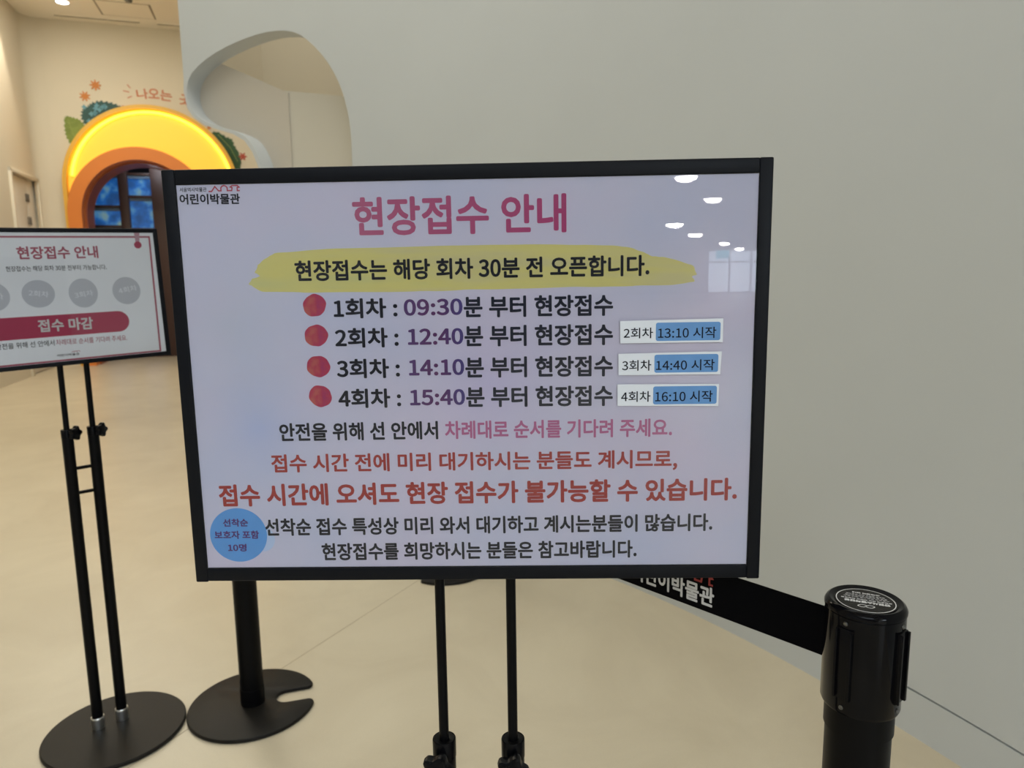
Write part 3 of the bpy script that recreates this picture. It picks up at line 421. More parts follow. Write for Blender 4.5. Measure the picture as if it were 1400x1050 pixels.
  26,20,26,31,20,21,25,26,27,31,26,27,30,31,22,25,21,28,30,27,22,24,25,28,29,30,23,24,22,13,17,12,13,16,17,13,15,16,13,14,
  15)),
 (49492, (515,406,515,336,711,336,711,-79,794,-79,794,827,711,827,711,630,515,630,515,561,711,561,711,406,283,749,283,587,252,422,169,278,49,180,101,114,196,187,273,291,
  326,416,379,295,455,196,550,126,600,193,481,286,398,426,367,587,367,749),
  (7,5,6,7,4,5,13,28,12,13,27,28,9,7,8,9,10,7,10,4,7,14,27,13,14,26,27,11,4,10,14,20,26,20,25,26,15,20,14,15,
  19,20,21,25,20,1,11,0,1,2,11,2,4,11,3,4,2,22,25,21,15,18,19,22,24,25,16,18,15,23,24,22,16,17,18)),
 (49552, (417,494,417,342,50,342,50,274,869,274,869,342,499,342,499,494,416,803,416,763,370,645,255,553,103,502,136,436,268,478,380,549,458,646,536,549,649,478,780,436,
  813,502,661,553,546,644,500,763,500,803,155,201,155,-58,776,-58,776,10,238,10,238,201),
  (26,30,25,26,29,30,26,28,29,26,27,28,9,24,8,9,23,24,10,23,9,10,16,23,16,22,23,10,15,16,17,22,16,11,15,10,17,21,22,12,
  15,11,17,20,21,12,14,15,18,20,17,13,14,12,18,19,20,1,7,0,1,6,7,3,1,2,3,6,1,3,5,6,3,4,5)),
 (49688, (50,318,50,249,416,249,416,-78,498,-78,498,249,867,249,867,318,416,795,416,744,369,625,249,533,92,483,125,416,262,456,379,529,460,627,541,529,658,456,794,416,
  827,483,670,533,550,626,502,744,502,795),
  (9,24,8,9,23,24,10,23,9,10,16,23,16,22,23,10,15,16,17,22,16,17,21,22,11,15,10,17,20,21,12,15,11,12,14,15,18,20,17,13,
  14,12,18,19,20,1,7,0,1,6,7,2,6,1,3,5,2,5,6,2,3,4,5)),
 (49692, (49,367,49,299,424,299,424,116,506,116,506,299,869,299,869,367,153,203,153,-58,778,-58,778,10,236,10,236,203,416,804,416,760,369,646,252,557,99,508,131,443,
  265,483,380,553,459,648,539,554,653,484,786,444,818,510,666,559,548,648,501,760,501,804),
  (15,30,14,15,29,30,16,29,15,16,22,29,22,28,29,22,27,28,16,21,22,23,27,22,17,21,16,23,26,27,18,21,17,24,26,23,18,20,21,24,
  25,26,19,20,18,1,7,0,1,6,7,2,6,1,3,5,2,5,6,2,3,4,5,9,13,8,9,12,13,9,11,12,9,10,11)),
 (49828, (412,764,412,695,362,550,239,436,84,373,121,304,256,357,374,445,456,564,539,445,656,356,791,304,829,373,673,436,549,550,499,695,499,764,50,113,50,44,870,44,
  870,113),
  (18,20,17,18,19,20,1,16,0,1,15,16,2,15,1,2,8,15,8,14,15,2,7,8,9,14,8,3,7,2,9,13,14,3,6,7,10,13,9,4,
  6,3,10,12,13,5,6,4,10,11,12)),
 (49845, (416,817,416,776,369,670,251,589,96,544,127,478,263,515,379,580,459,670,539,580,655,515,790,478,820,544,666,589,548,671,501,776,501,817,153,284,153,-66,760,-66,
  760,284,678,284,678,180,235,180,235,284,235,115,678,115,678,1,235,1,50,415,50,347,867,347,867,415),
  (18,24,17,18,23,24,22,20,21,22,19,20,18,25,23,25,22,23,25,26,22,26,19,22,18,28,25,27,19,26,18,27,28,18,19,27,30,32,29,30,
  31,32,1,16,0,1,15,16,2,15,1,2,14,15,2,8,14,8,13,14,3,8,2,3,7,8,9,13,8,9,12,13,4,7,3,4,6,7,10,12,
  9,5,6,4,10,11,12)),
 (49884, (288,749,288,587,255,419,168,275,45,179,96,110,195,182,275,286,331,413,387,293,466,195,562,128,612,194,490,286,404,425,371,587,371,749,707,827,707,-79,790,-79,
  790,827),
  (18,20,17,18,19,20,1,16,0,1,15,16,2,15,1,2,14,15,2,8,14,8,13,14,3,8,2,3,7,8,9,13,8,10,13,9,10,12,13,3,
  6,7,4,6,3,11,12,10,4,5,6)),
 (49901, (285,797,285,712,256,588,176,485,56,416,97,350,196,402,274,478,328,573,382,485,460,415,557,367,597,432,478,497,398,594,369,712,369,797,708,827,708,341,791,341,
  791,827,209,296,209,-66,791,-66,791,296,709,296,709,187,290,187,290,296,290,121,709,121,709,2,290,2),
  (18,20,17,18,19,20,22,28,21,22,27,28,26,24,25,26,23,24,22,29,27,29,26,27,29,30,26,30,23,26,22,32,29,31,23,30,22,31,32,22,
  23,31,1,16,0,1,15,16,2,15,1,2,14,15,2,8,14,8,13,14,3,8,2,3,7,8,9,13,8,9,12,13,4,7,3,10,12,9,4,6,
  7,10,11,12,5,6,4)),
 (50500, (662,827,662,-78,745,-78,745,396,893,396,893,466,745,466,745,827,290,757,172,718,92,609,63,442,92,274,172,165,290,126,408,165,488,274,517,442,488,609,408,718,
  290,683,367,653,419,569,438,442,419,314,367,230,290,200,213,230,161,314,142,442,161,569,213,653),
  (9,19,8,10,20,9,20,19,9,20,18,19,10,31,20,21,18,20,10,30,31,22,18,21,11,30,10,22,17,18,11,29,30,23,17,22,12,29,11,12,
  28,29,24,17,23,24,16,17,12,27,28,25,16,24,13,27,12,25,15,16,13,26,27,26,15,25,13,15,26,14,15,13,1,7,0,1,6,7,1,3,
  6,3,5,6,3,4,5,1,2,3)),
 (50504, (669,827,669,161,752,161,752,483,885,483,885,552,752,552,752,827,189,229,189,-58,792,-58,792,10,271,10,271,229,302,763,181,734,97,656,66,540,97,424,181,346,
  302,317,423,346,507,424,538,540,507,656,423,734,302,691,382,672,437,619,458,540,437,462,382,409,302,390,223,409,168,462,147,540,168,619,223,672),
  (15,25,14,16,25,15,16,26,25,26,24,25,16,37,26,27,24,26,16,36,37,28,24,27,17,36,16,28,23,24,17,35,36,29,23,28,18,35,17,18,
  34,35,30,23,29,30,22,23,18,33,34,31,22,30,19,33,18,31,21,22,19,32,33,32,21,31,19,21,32,20,21,19,1,7,0,1,6,7,1,3,
  6,3,5,6,3,4,5,1,2,3,9,13,8,9,12,13,9,11,12,9,10,11)),
 (50612, (291,683,368,653,419,569,438,442,419,314,368,230,291,200,215,230,164,314,145,442,164,569,215,653,712,827,712,482,515,482,479,628,401,723,291,757,174,718,95,609,
  66,442,95,274,174,165,291,126,403,162,481,261,515,415,712,415,712,-79,794,-79,794,827),
  (13,30,12,13,29,30,18,16,17,18,15,16,19,0,18,0,15,18,19,11,0,1,15,0,19,10,11,2,15,1,2,14,15,20,10,19,20,9,10,3,
  14,2,3,13,14,3,27,13,27,29,13,21,9,20,21,8,9,4,26,3,26,27,3,4,25,26,28,29,27,21,7,8,5,25,4,22,7,21,5,24,
  25,22,6,7,6,24,5,22,24,6,23,24,22)),
 (50640, (253,674,315,645,356,563,370,437,356,310,315,228,253,199,192,228,152,310,138,437,152,563,192,645,253,751,152,712,85,604,61,437,85,269,152,160,253,121,351,156,
  418,254,446,407,559,407,559,-32,638,-32,638,808,559,808,559,475,446,475,416,623,350,717,739,827,739,-78,819,-78,819,827),
  (32,34,31,32,33,34,27,25,26,27,24,25,13,30,12,13,29,30,14,0,13,0,29,13,14,11,0,1,29,0,14,10,11,2,29,1,2,28,29,15,
  10,14,15,9,10,3,28,2,3,27,28,3,22,27,22,24,27,16,9,15,16,8,9,4,21,3,21,22,3,4,20,21,23,24,22,16,7,8,5,20,
  4,17,7,16,5,19,20,17,6,7,6,19,5,17,19,6,18,19,17)),
 (50669, (297,705,375,686,430,635,450,559,430,482,375,431,297,412,218,431,163,482,143,559,163,635,218,686,711,626,711,491,519,491,524,513,528,535,529,559,528,582,525,605,
  519,626,297,776,177,748,95,672,64,559,95,446,177,369,297,341,371,351,433,379,482,423,711,423,711,294,794,294,794,827,711,827,711,694,483,694,433,738,371,766,
  190,244,190,177,711,177,711,-78,794,-78,794,244),
  (41,45,40,41,42,45,42,44,45,43,44,42,36,34,35,36,33,34,22,39,21,22,38,39,23,38,22,23,0,38,0,37,38,23,11,0,1,37,0,1,
  36,37,1,12,36,12,33,36,23,10,11,2,12,1,24,10,23,24,9,10,3,20,2,20,12,2,3,19,20,13,33,12,3,18,19,3,17,18,25,9,
  24,25,8,9,4,17,3,4,16,17,4,15,16,4,14,15,4,13,14,4,31,13,31,33,13,25,7,8,5,31,4,26,7,25,26,6,7,6,30,5,
  30,31,5,6,29,30,32,33,31,26,29,6,26,28,29,27,28,26)),
 (50724, (458,701,587,680,674,620,707,531,674,440,587,381,458,360,330,381,243,440,210,531,243,620,330,680,50,107,50,38,870,38,870,107,499,107,499,295,649,332,750,413,
  787,531,744,656,628,738,458,768,289,738,173,656,130,531,167,413,267,332,417,295,417,107),
  (24,22,23,25,22,24,25,0,22,0,21,22,25,11,0,1,21,0,25,10,11,2,21,1,26,10,25,2,20,21,26,9,10,3,20,2,27,9,26,27,
  8,9,4,20,3,4,19,20,27,7,8,5,19,4,28,7,27,5,18,19,28,6,7,6,18,5,28,18,6,29,18,28,29,17,18,30,17,29,30,16,
  17,13,30,12,13,16,30,13,15,16,13,14,15)),
 (50752, (662,827,662,-78,744,-78,744,384,888,384,888,454,744,454,744,827,320,697,401,679,457,630,478,555,457,481,401,431,320,413,238,431,182,481,161,555,182,630,238,679,
  52,118,225,119,417,128,611,152,605,214,526,205,445,198,362,193,362,346,465,382,534,454,559,555,528,666,443,741,320,768,196,741,111,666,80,555,105,454,175,382,
  279,346,279,190,195,188,114,187,39,187),
  (35,33,34,36,33,35,36,8,33,8,32,33,36,19,8,9,32,8,36,18,19,10,32,9,37,18,36,10,31,32,37,17,18,11,31,10,38,17,37,38,
  16,17,12,31,11,12,30,31,13,30,12,38,15,16,39,15,38,13,29,30,14,29,13,39,14,15,39,29,14,40,29,39,40,28,29,41,28,40,41,27,
  28,25,23,24,26,23,25,27,23,26,41,23,27,42,23,41,43,23,42,44,23,43,20,23,44,20,22,23,20,21,22,1,7,0,1,6,7,1,3,6,
  3,5,6,3,4,5,1,2,3)),
 (50836, (458,704,587,683,675,625,707,537,675,449,587,391,458,370,329,391,242,449,210,537,242,625,329,683,458,770,288,741,173,660,130,537,145,462,186,399,251,351,251,107,
  50,107,50,38,870,38,870,107,668,107,668,352,732,400,773,462,787,537,744,660,629,741,333,107,333,320,372,312,414,307,458,305,503,307,545,312,585,320,585,107),
  (13,30,12,13,29,30,14,0,13,0,29,13,14,11,0,1,29,0,2,29,1,14,10,11,2,28,29,15,10,14,3,28,2,15,9,10,16,9,15,16,
  8,9,4,28,3,4,27,28,4,26,27,17,8,16,5,26,4,17,7,8,5,25,26,18,7,17,6,25,5,18,6,7,18,25,6,18,38,25,38,24,
  25,19,32,18,32,38,18,19,31,32,33,38,32,33,37,38,39,24,38,34,37,33,34,36,37,35,36,34,21,19,20,21,31,19,21,39,31,21,24,39,
  21,23,24,21,22,23)),
 (50857, (458,745,582,733,663,698,691,642,663,586,582,551,458,539,334,551,253,586,225,642,253,698,334,733,458,810,288,790,179,733,140,642,153,586,191,541,251,507,251,380,
  50,380,50,313,867,313,867,380,665,380,665,507,725,541,763,586,776,642,737,733,628,790,334,380,334,485,372,479,414,476,458,475,503,476,544,479,583,485,583,380,
  458,244,291,225,185,172,148,85,185,-3,291,-57,458,-76,624,-57,730,-3,767,85,730,172,624,225,458,180,579,169,657,136,684,85,657,32,579,-1,458,-12,336,-1,
  259,32,232,85,259,136,336,169),
  (41,51,40,42,51,41,42,52,51,52,50,51,42,63,52,53,50,52,43,62,42,62,63,42,53,54,50,54,49,50,55,49,54,43,61,62,44,61,43,44,
  60,61,56,49,55,56,48,49,44,59,60,57,48,56,44,58,59,58,48,57,45,58,44,58,47,48,45,47,58,46,47,45,13,30,12,14,30,13,14,0,
  30,0,29,30,14,11,0,1,29,0,2,29,1,14,10,11,15,10,14,2,28,29,3,28,2,15,9,10,16,9,15,16,8,9,4,28,3,4,27,28,
  5,27,4,16,7,8,17,7,16,5,26,27,6,26,5,17,6,7,18,6,17,6,25,26,18,25,6,19,32,18,32,25,18,32,38,25,38,24,25,19,
  31,32,33,38,32,33,37,38,39,24,38,34,37,33,34,36,37,35,36,34,21,19,20,21,31,19,21,39,31,21,24,39,21,23,24,21,22,23)),
 (50872, (151,-3,151,-68,789,-68,789,-3,232,-3,232,89,762,89,762,293,499,293,499,377,867,377,867,444,50,444,50,377,416,377,416,293,149,293,149,230,681,230,681,150,
  151,150,458,816,287,798,178,745,140,660,178,574,287,521,458,503,629,521,738,574,776,660,738,745,629,798,458,753,584,742,663,710,691,660,663,609,584,577,458,566,
  333,577,253,609,226,660,253,710,333,742),
  (22,32,21,23,32,22,23,33,32,33,31,32,23,44,33,34,31,33,24,43,23,43,44,23,34,35,31,35,30,31,24,42,43,36,30,35,25,42,24,25,
  41,42,37,30,36,37,29,30,25,40,41,38,29,37,25,39,40,39,29,38,26,39,25,39,28,29,26,28,39,27,28,26,13,11,12,13,10,11,14,10,
  13,15,9,14,9,10,14,15,8,9,17,15,16,17,8,15,17,7,8,17,18,7,18,6,7,19,6,18,0,5,20,5,19,20,5,6,19,0,4,5,
  1,4,0,1,3,4,1,2,3)),
 (50948, (59,266,137,266,221,268,309,271,309,-50,392,-50,392,276,478,283,564,293,650,307,644,369,439,347,233,338,48,336,345,784,226,760,145,696,115,598,145,501,226,436,
  345,412,465,436,546,501,576,598,546,696,465,760,345,716,424,701,477,660,497,598,477,537,424,496,345,481,267,496,215,537,195,598,215,660,267,701,709,826,709,-78,
  791,-78,791,826),
  (15,25,14,16,25,15,16,26,25,26,24,25,16,37,26,27,24,26,16,36,37,28,24,27,17,36,16,28,23,24,17,35,36,29,23,28,18,35,17,18,
  34,35,30,23,29,30,22,23,31,22,30,18,33,34,19,33,18,31,21,22,32,21,31,19,32,33,19,21,32,20,21,19,39,41,38,39,40,41,11,9,
  10,12,9,11,13,9,12,0,9,13,0,8,9,0,7,8,0,6,7,0,3,6,3,5,6,0,2,3,4,5,3,0,1,2)),
 (51008, (155,204,155,-58,776,-58,776,10,238,10,238,204,50,351,50,284,867,284,867,351,458,796,289,774,179,713,140,616,179,519,289,457,458,435,627,457,737,519,776,616,
  737,713,627,774,458,729,582,715,662,676,691,616,662,555,582,517,458,503,334,517,254,555,225,616,254,676,334,715),
  (7,9,6,7,8,9,11,21,10,12,21,11,12,22,21,22,20,21,12,33,22,23,20,22,12,32,33,24,20,23,13,32,12,24,19,20,13,31,32,25,
  19,24,14,31,13,14,30,31,26,19,25,26,18,19,14,29,30,27,18,26,15,29,14,27,17,18,15,28,29,28,17,27,15,17,28,16,17,15,1,5,
  0,1,4,5,1,3,4,1,2,3)),
 (51012, (151,-3,151,-68,789,-68,789,-3,232,-3,232,89,762,89,762,293,149,293,149,230,681,230,681,150,151,150,458,811,287,793,178,740,140,655,178,569,287,516,458,498,
  629,516,738,569,776,655,738,740,629,793,458,749,584,738,663,706,691,655,663,604,584,572,458,561,333,572,253,604,226,655,253,706,333,738,50,437,50,370,867,370,
  867,437),
  (14,24,13,15,24,14,15,25,24,25,23,24,15,36,25,26,23,25,16,35,15,35,36,15,26,27,23,27,22,23,16,34,35,28,22,27,17,34,16,17,
  33,34,29,22,28,29,21,22,17,32,33,30,21,29,17,31,32,31,21,30,18,31,17,31,20,21,18,20,31,19,20,18,38,40,37,38,39,40,9,7,
  8,9,10,7,10,6,7,11,6,10,0,5,12,5,11,12,5,6,11,0,4,5,1,4,0,1,3,4,1,2,3)),
 (51032, (66,119,245,121,445,131,652,159,645,220,441,199,238,190,55,189,343,761,217,734,132,659,100,548,132,437,217,362,343,335,468,362,554,437,585,548,554,659,468,734,
  343,689,426,671,483,622,504,548,483,474,426,425,343,407,260,425,203,474,182,548,203,622,260,671,704,827,704,-79,787,-79,787,827),
  (9,19,8,10,19,9,10,20,19,20,18,19,10,31,20,21,18,20,10,30,31,22,18,21,11,30,10,22,17,18,11,29,30,23,17,22,12,29,11,12,
  28,29,24,17,23,24,16,17,25,16,24,12,27,28,13,27,12,25,15,16,26,15,25,13,26,27,13,15,26,14,15,13,33,35,32,33,34,35,5,3,
  4,6,3,5,7,3,6,0,3,7,0,2,3,0,1,2)),
 (51060, (313,757,194,718,113,609,83,442,113,274,194,165,313,126,431,165,512,274,542,442,512,609,431,718,313,683,391,653,443,569,462,442,443,314,391,230,313,200,235,230,
  182,314,163,442,182,569,235,653,707,827,707,-79,790,-79,790,827),
  (25,27,24,25,26,27,1,11,0,2,12,1,12,11,1,12,10,11,2,23,12,13,10,12,2,22,23,14,10,13,3,22,2,14,9,10,3,21,22,15,
  9,14,4,21,3,4,20,21,16,9,15,16,8,9,4,19,20,17,8,16,5,19,4,17,7,8,5,18,19,18,7,17,5,7,18,6,7,5)),
 (51077, (306,784,184,757,101,684,70,575,101,466,184,394,306,367,428,394,511,466,542,575,511,684,428,757,306,714,386,696,441,647,461,575,441,503,386,454,306,436,226,454,
  171,503,151,575,171,647,226,696,708,827,708,341,791,341,791,827,209,296,209,-66,791,-66,791,296,709,296,709,187,290,187,290,296,290,121,709,121,709,2,290,2),
  (25,27,24,25,26,27,29,35,28,29,34,35,33,31,32,33,30,31,29,36,34,36,33,34,36,37,33,37,30,33,29,39,36,38,30,37,29,38,39,29,
  30,38,1,11,0,2,11,1,2,12,11,12,10,11,2,23,12,13,10,12,2,22,23,14,10,13,3,22,2,14,9,10,3,21,22,15,9,14,4,21,
  3,4,20,21,16,9,15,16,8,9,4,19,20,17,8,16,17,7,8,5,19,4,5,18,19,18,7,17,5,7,18,5,6,7)),
 (51080, (610,270,610,222,595,147,552,71,481,8,411,67,369,142,355,222,355,270,275,270,275,222,253,134,192,54,94,-4,135,-65,213,-24,272,33,314,102,350,31,407,-29,
  483,-73,557,-28,612,34,649,105,690,34,751,-24,831,-65,872,-4,774,51,712,130,691,222,691,270,708,826,708,310,791,310,791,826,306,774,184,747,101,673,70,562,
  101,452,184,379,306,352,428,379,511,452,542,562,511,673,428,747,306,704,386,686,441,636,461,562,441,489,386,439,306,421,226,439,171,489,151,562,171,636,226,686),
  (33,35,32,33,34,35,37,47,36,38,47,37,38,48,47,48,46,47,38,59,48,49,46,48,50,46,49,38,58,59,39,58,38,50,45,46,51,45,50,39,
  57,58,40,57,39,40,56,57,52,45,51,52,44,45,40,55,56,53,44,52,41,55,40,53,43,44,41,54,55,54,43,53,41,43,54,42,43,41,10,8,
  9,10,7,8,1,31,0,1,30,31,11,7,10,11,6,7,2,30,1,2,29,30,3,29,2,11,5,6,12,17,11,17,5,11,3,23,29,23,28,29,
  3,22,23,24,28,23,12,16,17,18,5,17,4,22,3,18,4,5,13,16,12,24,27,28,25,27,24,4,21,22,13,15,16,19,4,18,19,21,4,14,
  15,13,25,26,27,19,20,21)),
 (51088, (662,827,662,-78,745,-78,745,392,893,392,893,462,745,462,745,827,67,734,67,665,273,665,273,551,240,396,154,257,35,162,84,96,180,168,259,271,315,395,369,281,
  446,185,540,118,587,184,469,275,386,406,355,551,355,665,555,665,555,734),
  (9,28,8,9,27,28,10,27,9,11,26,10,26,27,10,11,25,26,12,25,11,12,24,25,12,18,24,18,23,24,13,18,12,13,17,18,19,23,18,20,
  23,19,20,22,23,13,16,17,14,16,13,21,22,20,14,15,16,1,7,0,1,6,7,1,3,6,3,5,6,3,4,5,1,2,3)),
 (51089, (669,827,669,282,752,282,752,519,885,519,885,589,752,589,752,827,164,234,164,166,669,166,669,-78,752,-78,752,234,71,764,71,696,273,696,273,661,244,538,165,436,
  46,367,90,303,187,354,264,428,316,522,366,437,440,368,533,320,575,385,459,450,383,546,356,661,356,696,555,696,555,764),
  (9,13,8,9,10,13,10,12,13,11,12,10,15,34,14,15,33,34,16,33,15,17,32,16,32,33,16,17,31,32,18,31,17,18,30,31,18,24,30,24,
  29,30,19,24,18,19,23,24,25,29,24,25,28,29,26,28,25,20,23,19,20,22,23,26,27,28,21,22,20,1,7,0,1,6,7,1,3,6,3,5,
  6,3,4,5,1,2,3)),
 (51109, (669,827,669,282,752,282,752,528,885,528,885,597,752,597,752,827,464,257,305,237,202,181,166,91,202,1,305,-56,464,-76,623,-56,724,1,760,91,724,181,623,237,
  464,191,579,179,653,145,679,91,653,36,579,2,464,-10,348,2,274,36,248,91,274,145,348,179,71,760,71,692,273,692,273,656,244,533,165,431,46,363,88,297,
  187,349,264,424,316,519,367,436,441,370,535,324,574,389,459,452,383,545,356,657,356,692,555,692,555,760),
  (9,19,8,10,19,9,10,20,19,20,18,19,10,31,20,21,18,20,11,30,10,30,31,10,21,22,18,22,17,18,11,29,30,23,17,22,12,29,11,12,
  28,29,24,17,23,24,16,17,12,27,28,25,16,24,12,26,27,26,16,25,13,26,12,26,15,16,13,15,26,14,15,13,33,52,32,33,51,52,34,51,
  33,35,50,34,50,51,34,35,49,50,35,48,49,36,48,35,36,42,48,42,47,48,37,42,36,37,41,42,43,47,42,43,46,47,44,46,43,38,41,37,
  38,40,41,44,45,46,39,40,38,1,7,0,1,6,7,1,3,6,3,5,6,3,4,5,1,2,3)),
 (51204, (711,826,711,577,529,577,529,509,711,509,711,163,794,163,794,826,217,222,217,-58,819,-58,819,10,299,10,299,222,79,753,79,685,280,685,280,641,251,517,171,414,
  53,345,96,278,194,331,271,409,323,504,374,418,448,348,541,299,583,365,468,431,392,528,364,641,364,685,562,685,562,753),
  (1,7,0,1,6,7,15,34,14,15,33,34,16,33,15,17,32,16,32,33,16,17,31,32,18,31,17,18,30,31,3,1,2,3,4,1,4,6,1,18,
  24,30,24,29,30,19,24,18,5,6,4,19,23,24,25,29,24,25,28,29,26,28,25,20,23,19,20,22,23,26,27,28,21,22,20,9,13,8,9,12,
  13,9,11,12,9,10,11)),
 (51217, (711,827,711,608,532,608,532,539,711,539,711,335,793,335,793,827,79,773,79,705,280,705,280,682,251,559,171,456,53,386,96,320,194,373,271,450,323,546,374,460,
  448,390,541,341,583,406,468,472,392,569,364,682,364,705,562,705,562,773,215,292,215,-66,793,-66,793,292,711,292,711,181,297,181,297,292,297,115,711,115,711,2,
  297,2),
  (30,36,29,30,35,36,34,32,33,34,31,32,30,37,35,37,34,35,37,38,34,38,31,34,30,40,37,39,31,38,30,39,40,30,31,39,1,7,0,1,
  6,7,9,28,8,9,27,28,10,27,9,11,26,10,26,27,10,11,25,26,12,25,11,12,24,25,3,1,2,3,4,1,4,6,1,12,18,24,18,23,
  24,13,18,12,13,17,18,19,23,18,5,6,4,19,22,23,20,22,19,14,17,13,14,16,17,20,21,22,15,16,14)),
 (51228, (557,806,557,502,408,502,408,434,557,434,557,-31,635,-31,635,806,64,721,64,653,235,653,235,571,212,409,145,267,39,165,90,103,171,174,234,272,276,388,318,281,
  378,191,457,124,507,186,402,283,337,417,315,571,315,653,477,653,477,721,738,827,738,-78,817,-78,817,827),
  (30,32,29,30,31,32,1,7,0,1,6,7,9,28,8,9,27,28,10,27,9,11,26,10,26,27,10,11,25,26,12,25,11,12,24,25,3,1,2,3,
  4,1,4,6,1,5,6,4,12,18,24,18,23,24,13,18,12,13,17,18,19,23,18,19,22,23,20,22,19,13,16,17,14,16,13,21,22,20,14,15,
  16)),
 (51452, (50,312,50,244,416,244,416,-77,498,-77,498,244,867,244,867,312,127,770,127,704,412,704,412,699,366,588,250,501,98,454,130,388,265,428,380,499,458,595,537,499,
  652,428,788,388,819,454,667,501,551,588,505,699,505,704,789,704,789,770),
  (9,28,8,9,27,28,10,27,9,11,26,10,26,27,10,11,25,26,12,25,11,12,18,25,18,24,25,12,17,18,19,24,18,13,17,12,19,23,24,14,
  17,13,19,22,23,20,22,19,14,16,17,15,16,14,20,21,22,1,7,0,1,6,7,2,6,1,3,5,2,5,6,2,3,4,5)),
 (51648, (79,734,79,665,289,665,289,551,256,395,170,256,50,162,98,96,195,167,276,270,332,394,389,278,469,184,568,118,614,184,492,271,406,401,373,551,373,665,584,665,
  584,734,707,827,707,-78,790,-78,790,827),
  (22,24,21,22,23,24,1,20,0,1,19,20,2,19,1,3,18,2,18,19,2,3,17,18,4,17,3,4,16,17,4,10,16,10,15,16,5,10,4,5,
  9,10,11,15,10,12,15,11,12,14,15,5,8,9,6,8,5,12,13,14,6,7,8)),
 (52264, (662,827,662,-78,745,-78,745,386,893,386,893,456,745,456,745,827,269,810,269,670,66,670,66,603,270,603,270,534,240,382,159,251,41,161,88,97,183,164,259,259,
  312,375,362,267,435,177,525,114,572,177,457,266,379,391,351,534,351,603,552,603,552,670,352,670,352,810),
  (9,32,8,9,31,32,11,9,10,11,31,9,11,30,31,11,29,30,12,29,11,13,28,12,28,29,12,13,27,28,14,27,13,14,26,27,14,20,26,20,
  25,26,15,20,14,15,19,20,21,25,20,22,25,21,22,24,25,15,18,19,16,18,15,23,24,22,16,17,18,1,7,0,1,6,7,1,3,6,3,5,
  6,3,4,5,1,2,3)),
 (52265, (669,827,669,275,752,275,752,516,885,516,885,586,752,586,752,827,164,228,164,160,669,160,669,-79,752,-79,752,228,276,830,276,716,75,716,75,649,276,649,276,630,
  247,515,169,421,51,359,92,294,189,341,266,411,318,499,370,419,445,354,539,310,579,376,463,435,386,524,358,630,358,649,558,649,558,716,359,716,359,830),
  (9,13,8,9,10,13,10,12,13,11,12,10,15,38,14,15,37,38,17,15,16,17,37,15,17,36,37,17,35,36,18,35,17,19,34,18,34,35,18,19,
  33,34,20,33,19,20,32,33,20,26,32,26,31,32,21,26,20,21,25,26,27,31,26,27,30,31,22,25,21,28,30,27,22,24,25,28,29,30,23,24,
  22,1,7,0,1,6,7,1,3,6,3,5,6,3,4,5,1,2,3)),
 (52280, (669,827,669,292,752,292,752,529,885,529,885,598,752,598,752,827,184,249,184,-66,752,-66,752,249,670,183,670,2,265,2,265,183,276,831,276,721,75,721,75,654,
  276,654,276,639,247,527,168,434,50,374,90,309,188,356,265,424,318,511,370,432,445,369,540,326,579,391,463,449,386,535,358,639,358,654,558,654,558,721,359,721,
  359,831),
  (9,15,8,15,11,8,15,12,11,12,10,11,9,14,15,13,10,12,9,13,14,9,10,13,17,40,16,17,39,40,19,17,18,19,39,17,19,38,39,19,
  37,38,20,37,19,21,36,20,36,37,20,21,35,36,22,35,21,22,34,35,22,28,34,28,33,34,23,28,22,23,27,28,29,33,28,29,32,33,24,27,
  23,30,32,29,24,26,27,30,31,32,25,26,24,1,7,0,1,6,7,1,3,6,3,5,6,3,4,5,1,2,3)),
 (52380, (276,821,276,706,75,706,75,639,276,639,276,611,248,491,170,392,52,327,93,262,190,312,267,384,319,474,372,390,448,324,543,278,584,343,466,405,387,498,358,611,
  358,639,558,639,558,706,359,706,359,821,711,826,711,548,527,548,527,480,711,480,711,151,794,151,794,826,217,211,217,-58,819,-58,819,10,299,10,299,211),
  (26,32,25,26,31,32,1,24,0,1,23,24,3,1,2,3,23,1,3,22,23,3,21,22,4,21,3,5,20,4,20,21,4,5,19,20,6,19,5,6,
  18,19,28,26,27,28,29,26,29,31,26,6,12,18,12,17,18,7,12,6,30,31,29,7,11,12,13,17,12,13,16,17,8,11,7,14,16,13,8,10,
  11,14,15,16,9,10,8,34,38,33,34,37,38,34,36,37,34,35,36)),
 (52636, (134,748,134,684,411,684,359,607,247,554,94,529,118,466,261,490,379,538,458,610,537,538,655,490,798,466,823,529,670,554,557,607,505,684,784,684,784,748,499,748,
  499,832,417,832,417,748,151,-4,151,-68,789,-68,789,-4,232,-4,232,81,762,81,762,279,499,279,499,362,866,362,866,425,51,425,51,362,417,362,417,279,149,279,
  149,217,681,217,681,140,151,140),
  (36,34,35,36,33,34,37,33,36,38,32,37,32,33,37,38,31,32,40,38,39,40,31,38,40,30,31,40,41,30,41,29,30,42,29,41,23,28,43,28,
  42,43,28,29,42,23,27,28,24,27,23,24,26,27,24,25,26,22,20,21,22,19,20,1,22,0,1,19,22,1,18,19,1,17,18,2,17,1,3,16,
  2,16,17,2,3,9,16,9,15,16,3,8,9,10,15,9,4,8,3,10,14,15,5,8,4,10,13,14,5,7,8,11,13,10,6,7,5,11,12,13)),
 (52649, (134,739,134,672,412,672,364,585,252,524,97,492,123,428,264,456,380,509,458,586,536,509,652,456,794,428,819,492,664,524,552,585,504,672,784,672,784,739,499,739,
  499,829,417,829,417,739,458,161,580,151,657,121,684,74,657,27,580,-3,458,-13,336,-3,259,27,232,74,259,121,336,151,50,381,50,314,417,314,417,223,272,201,
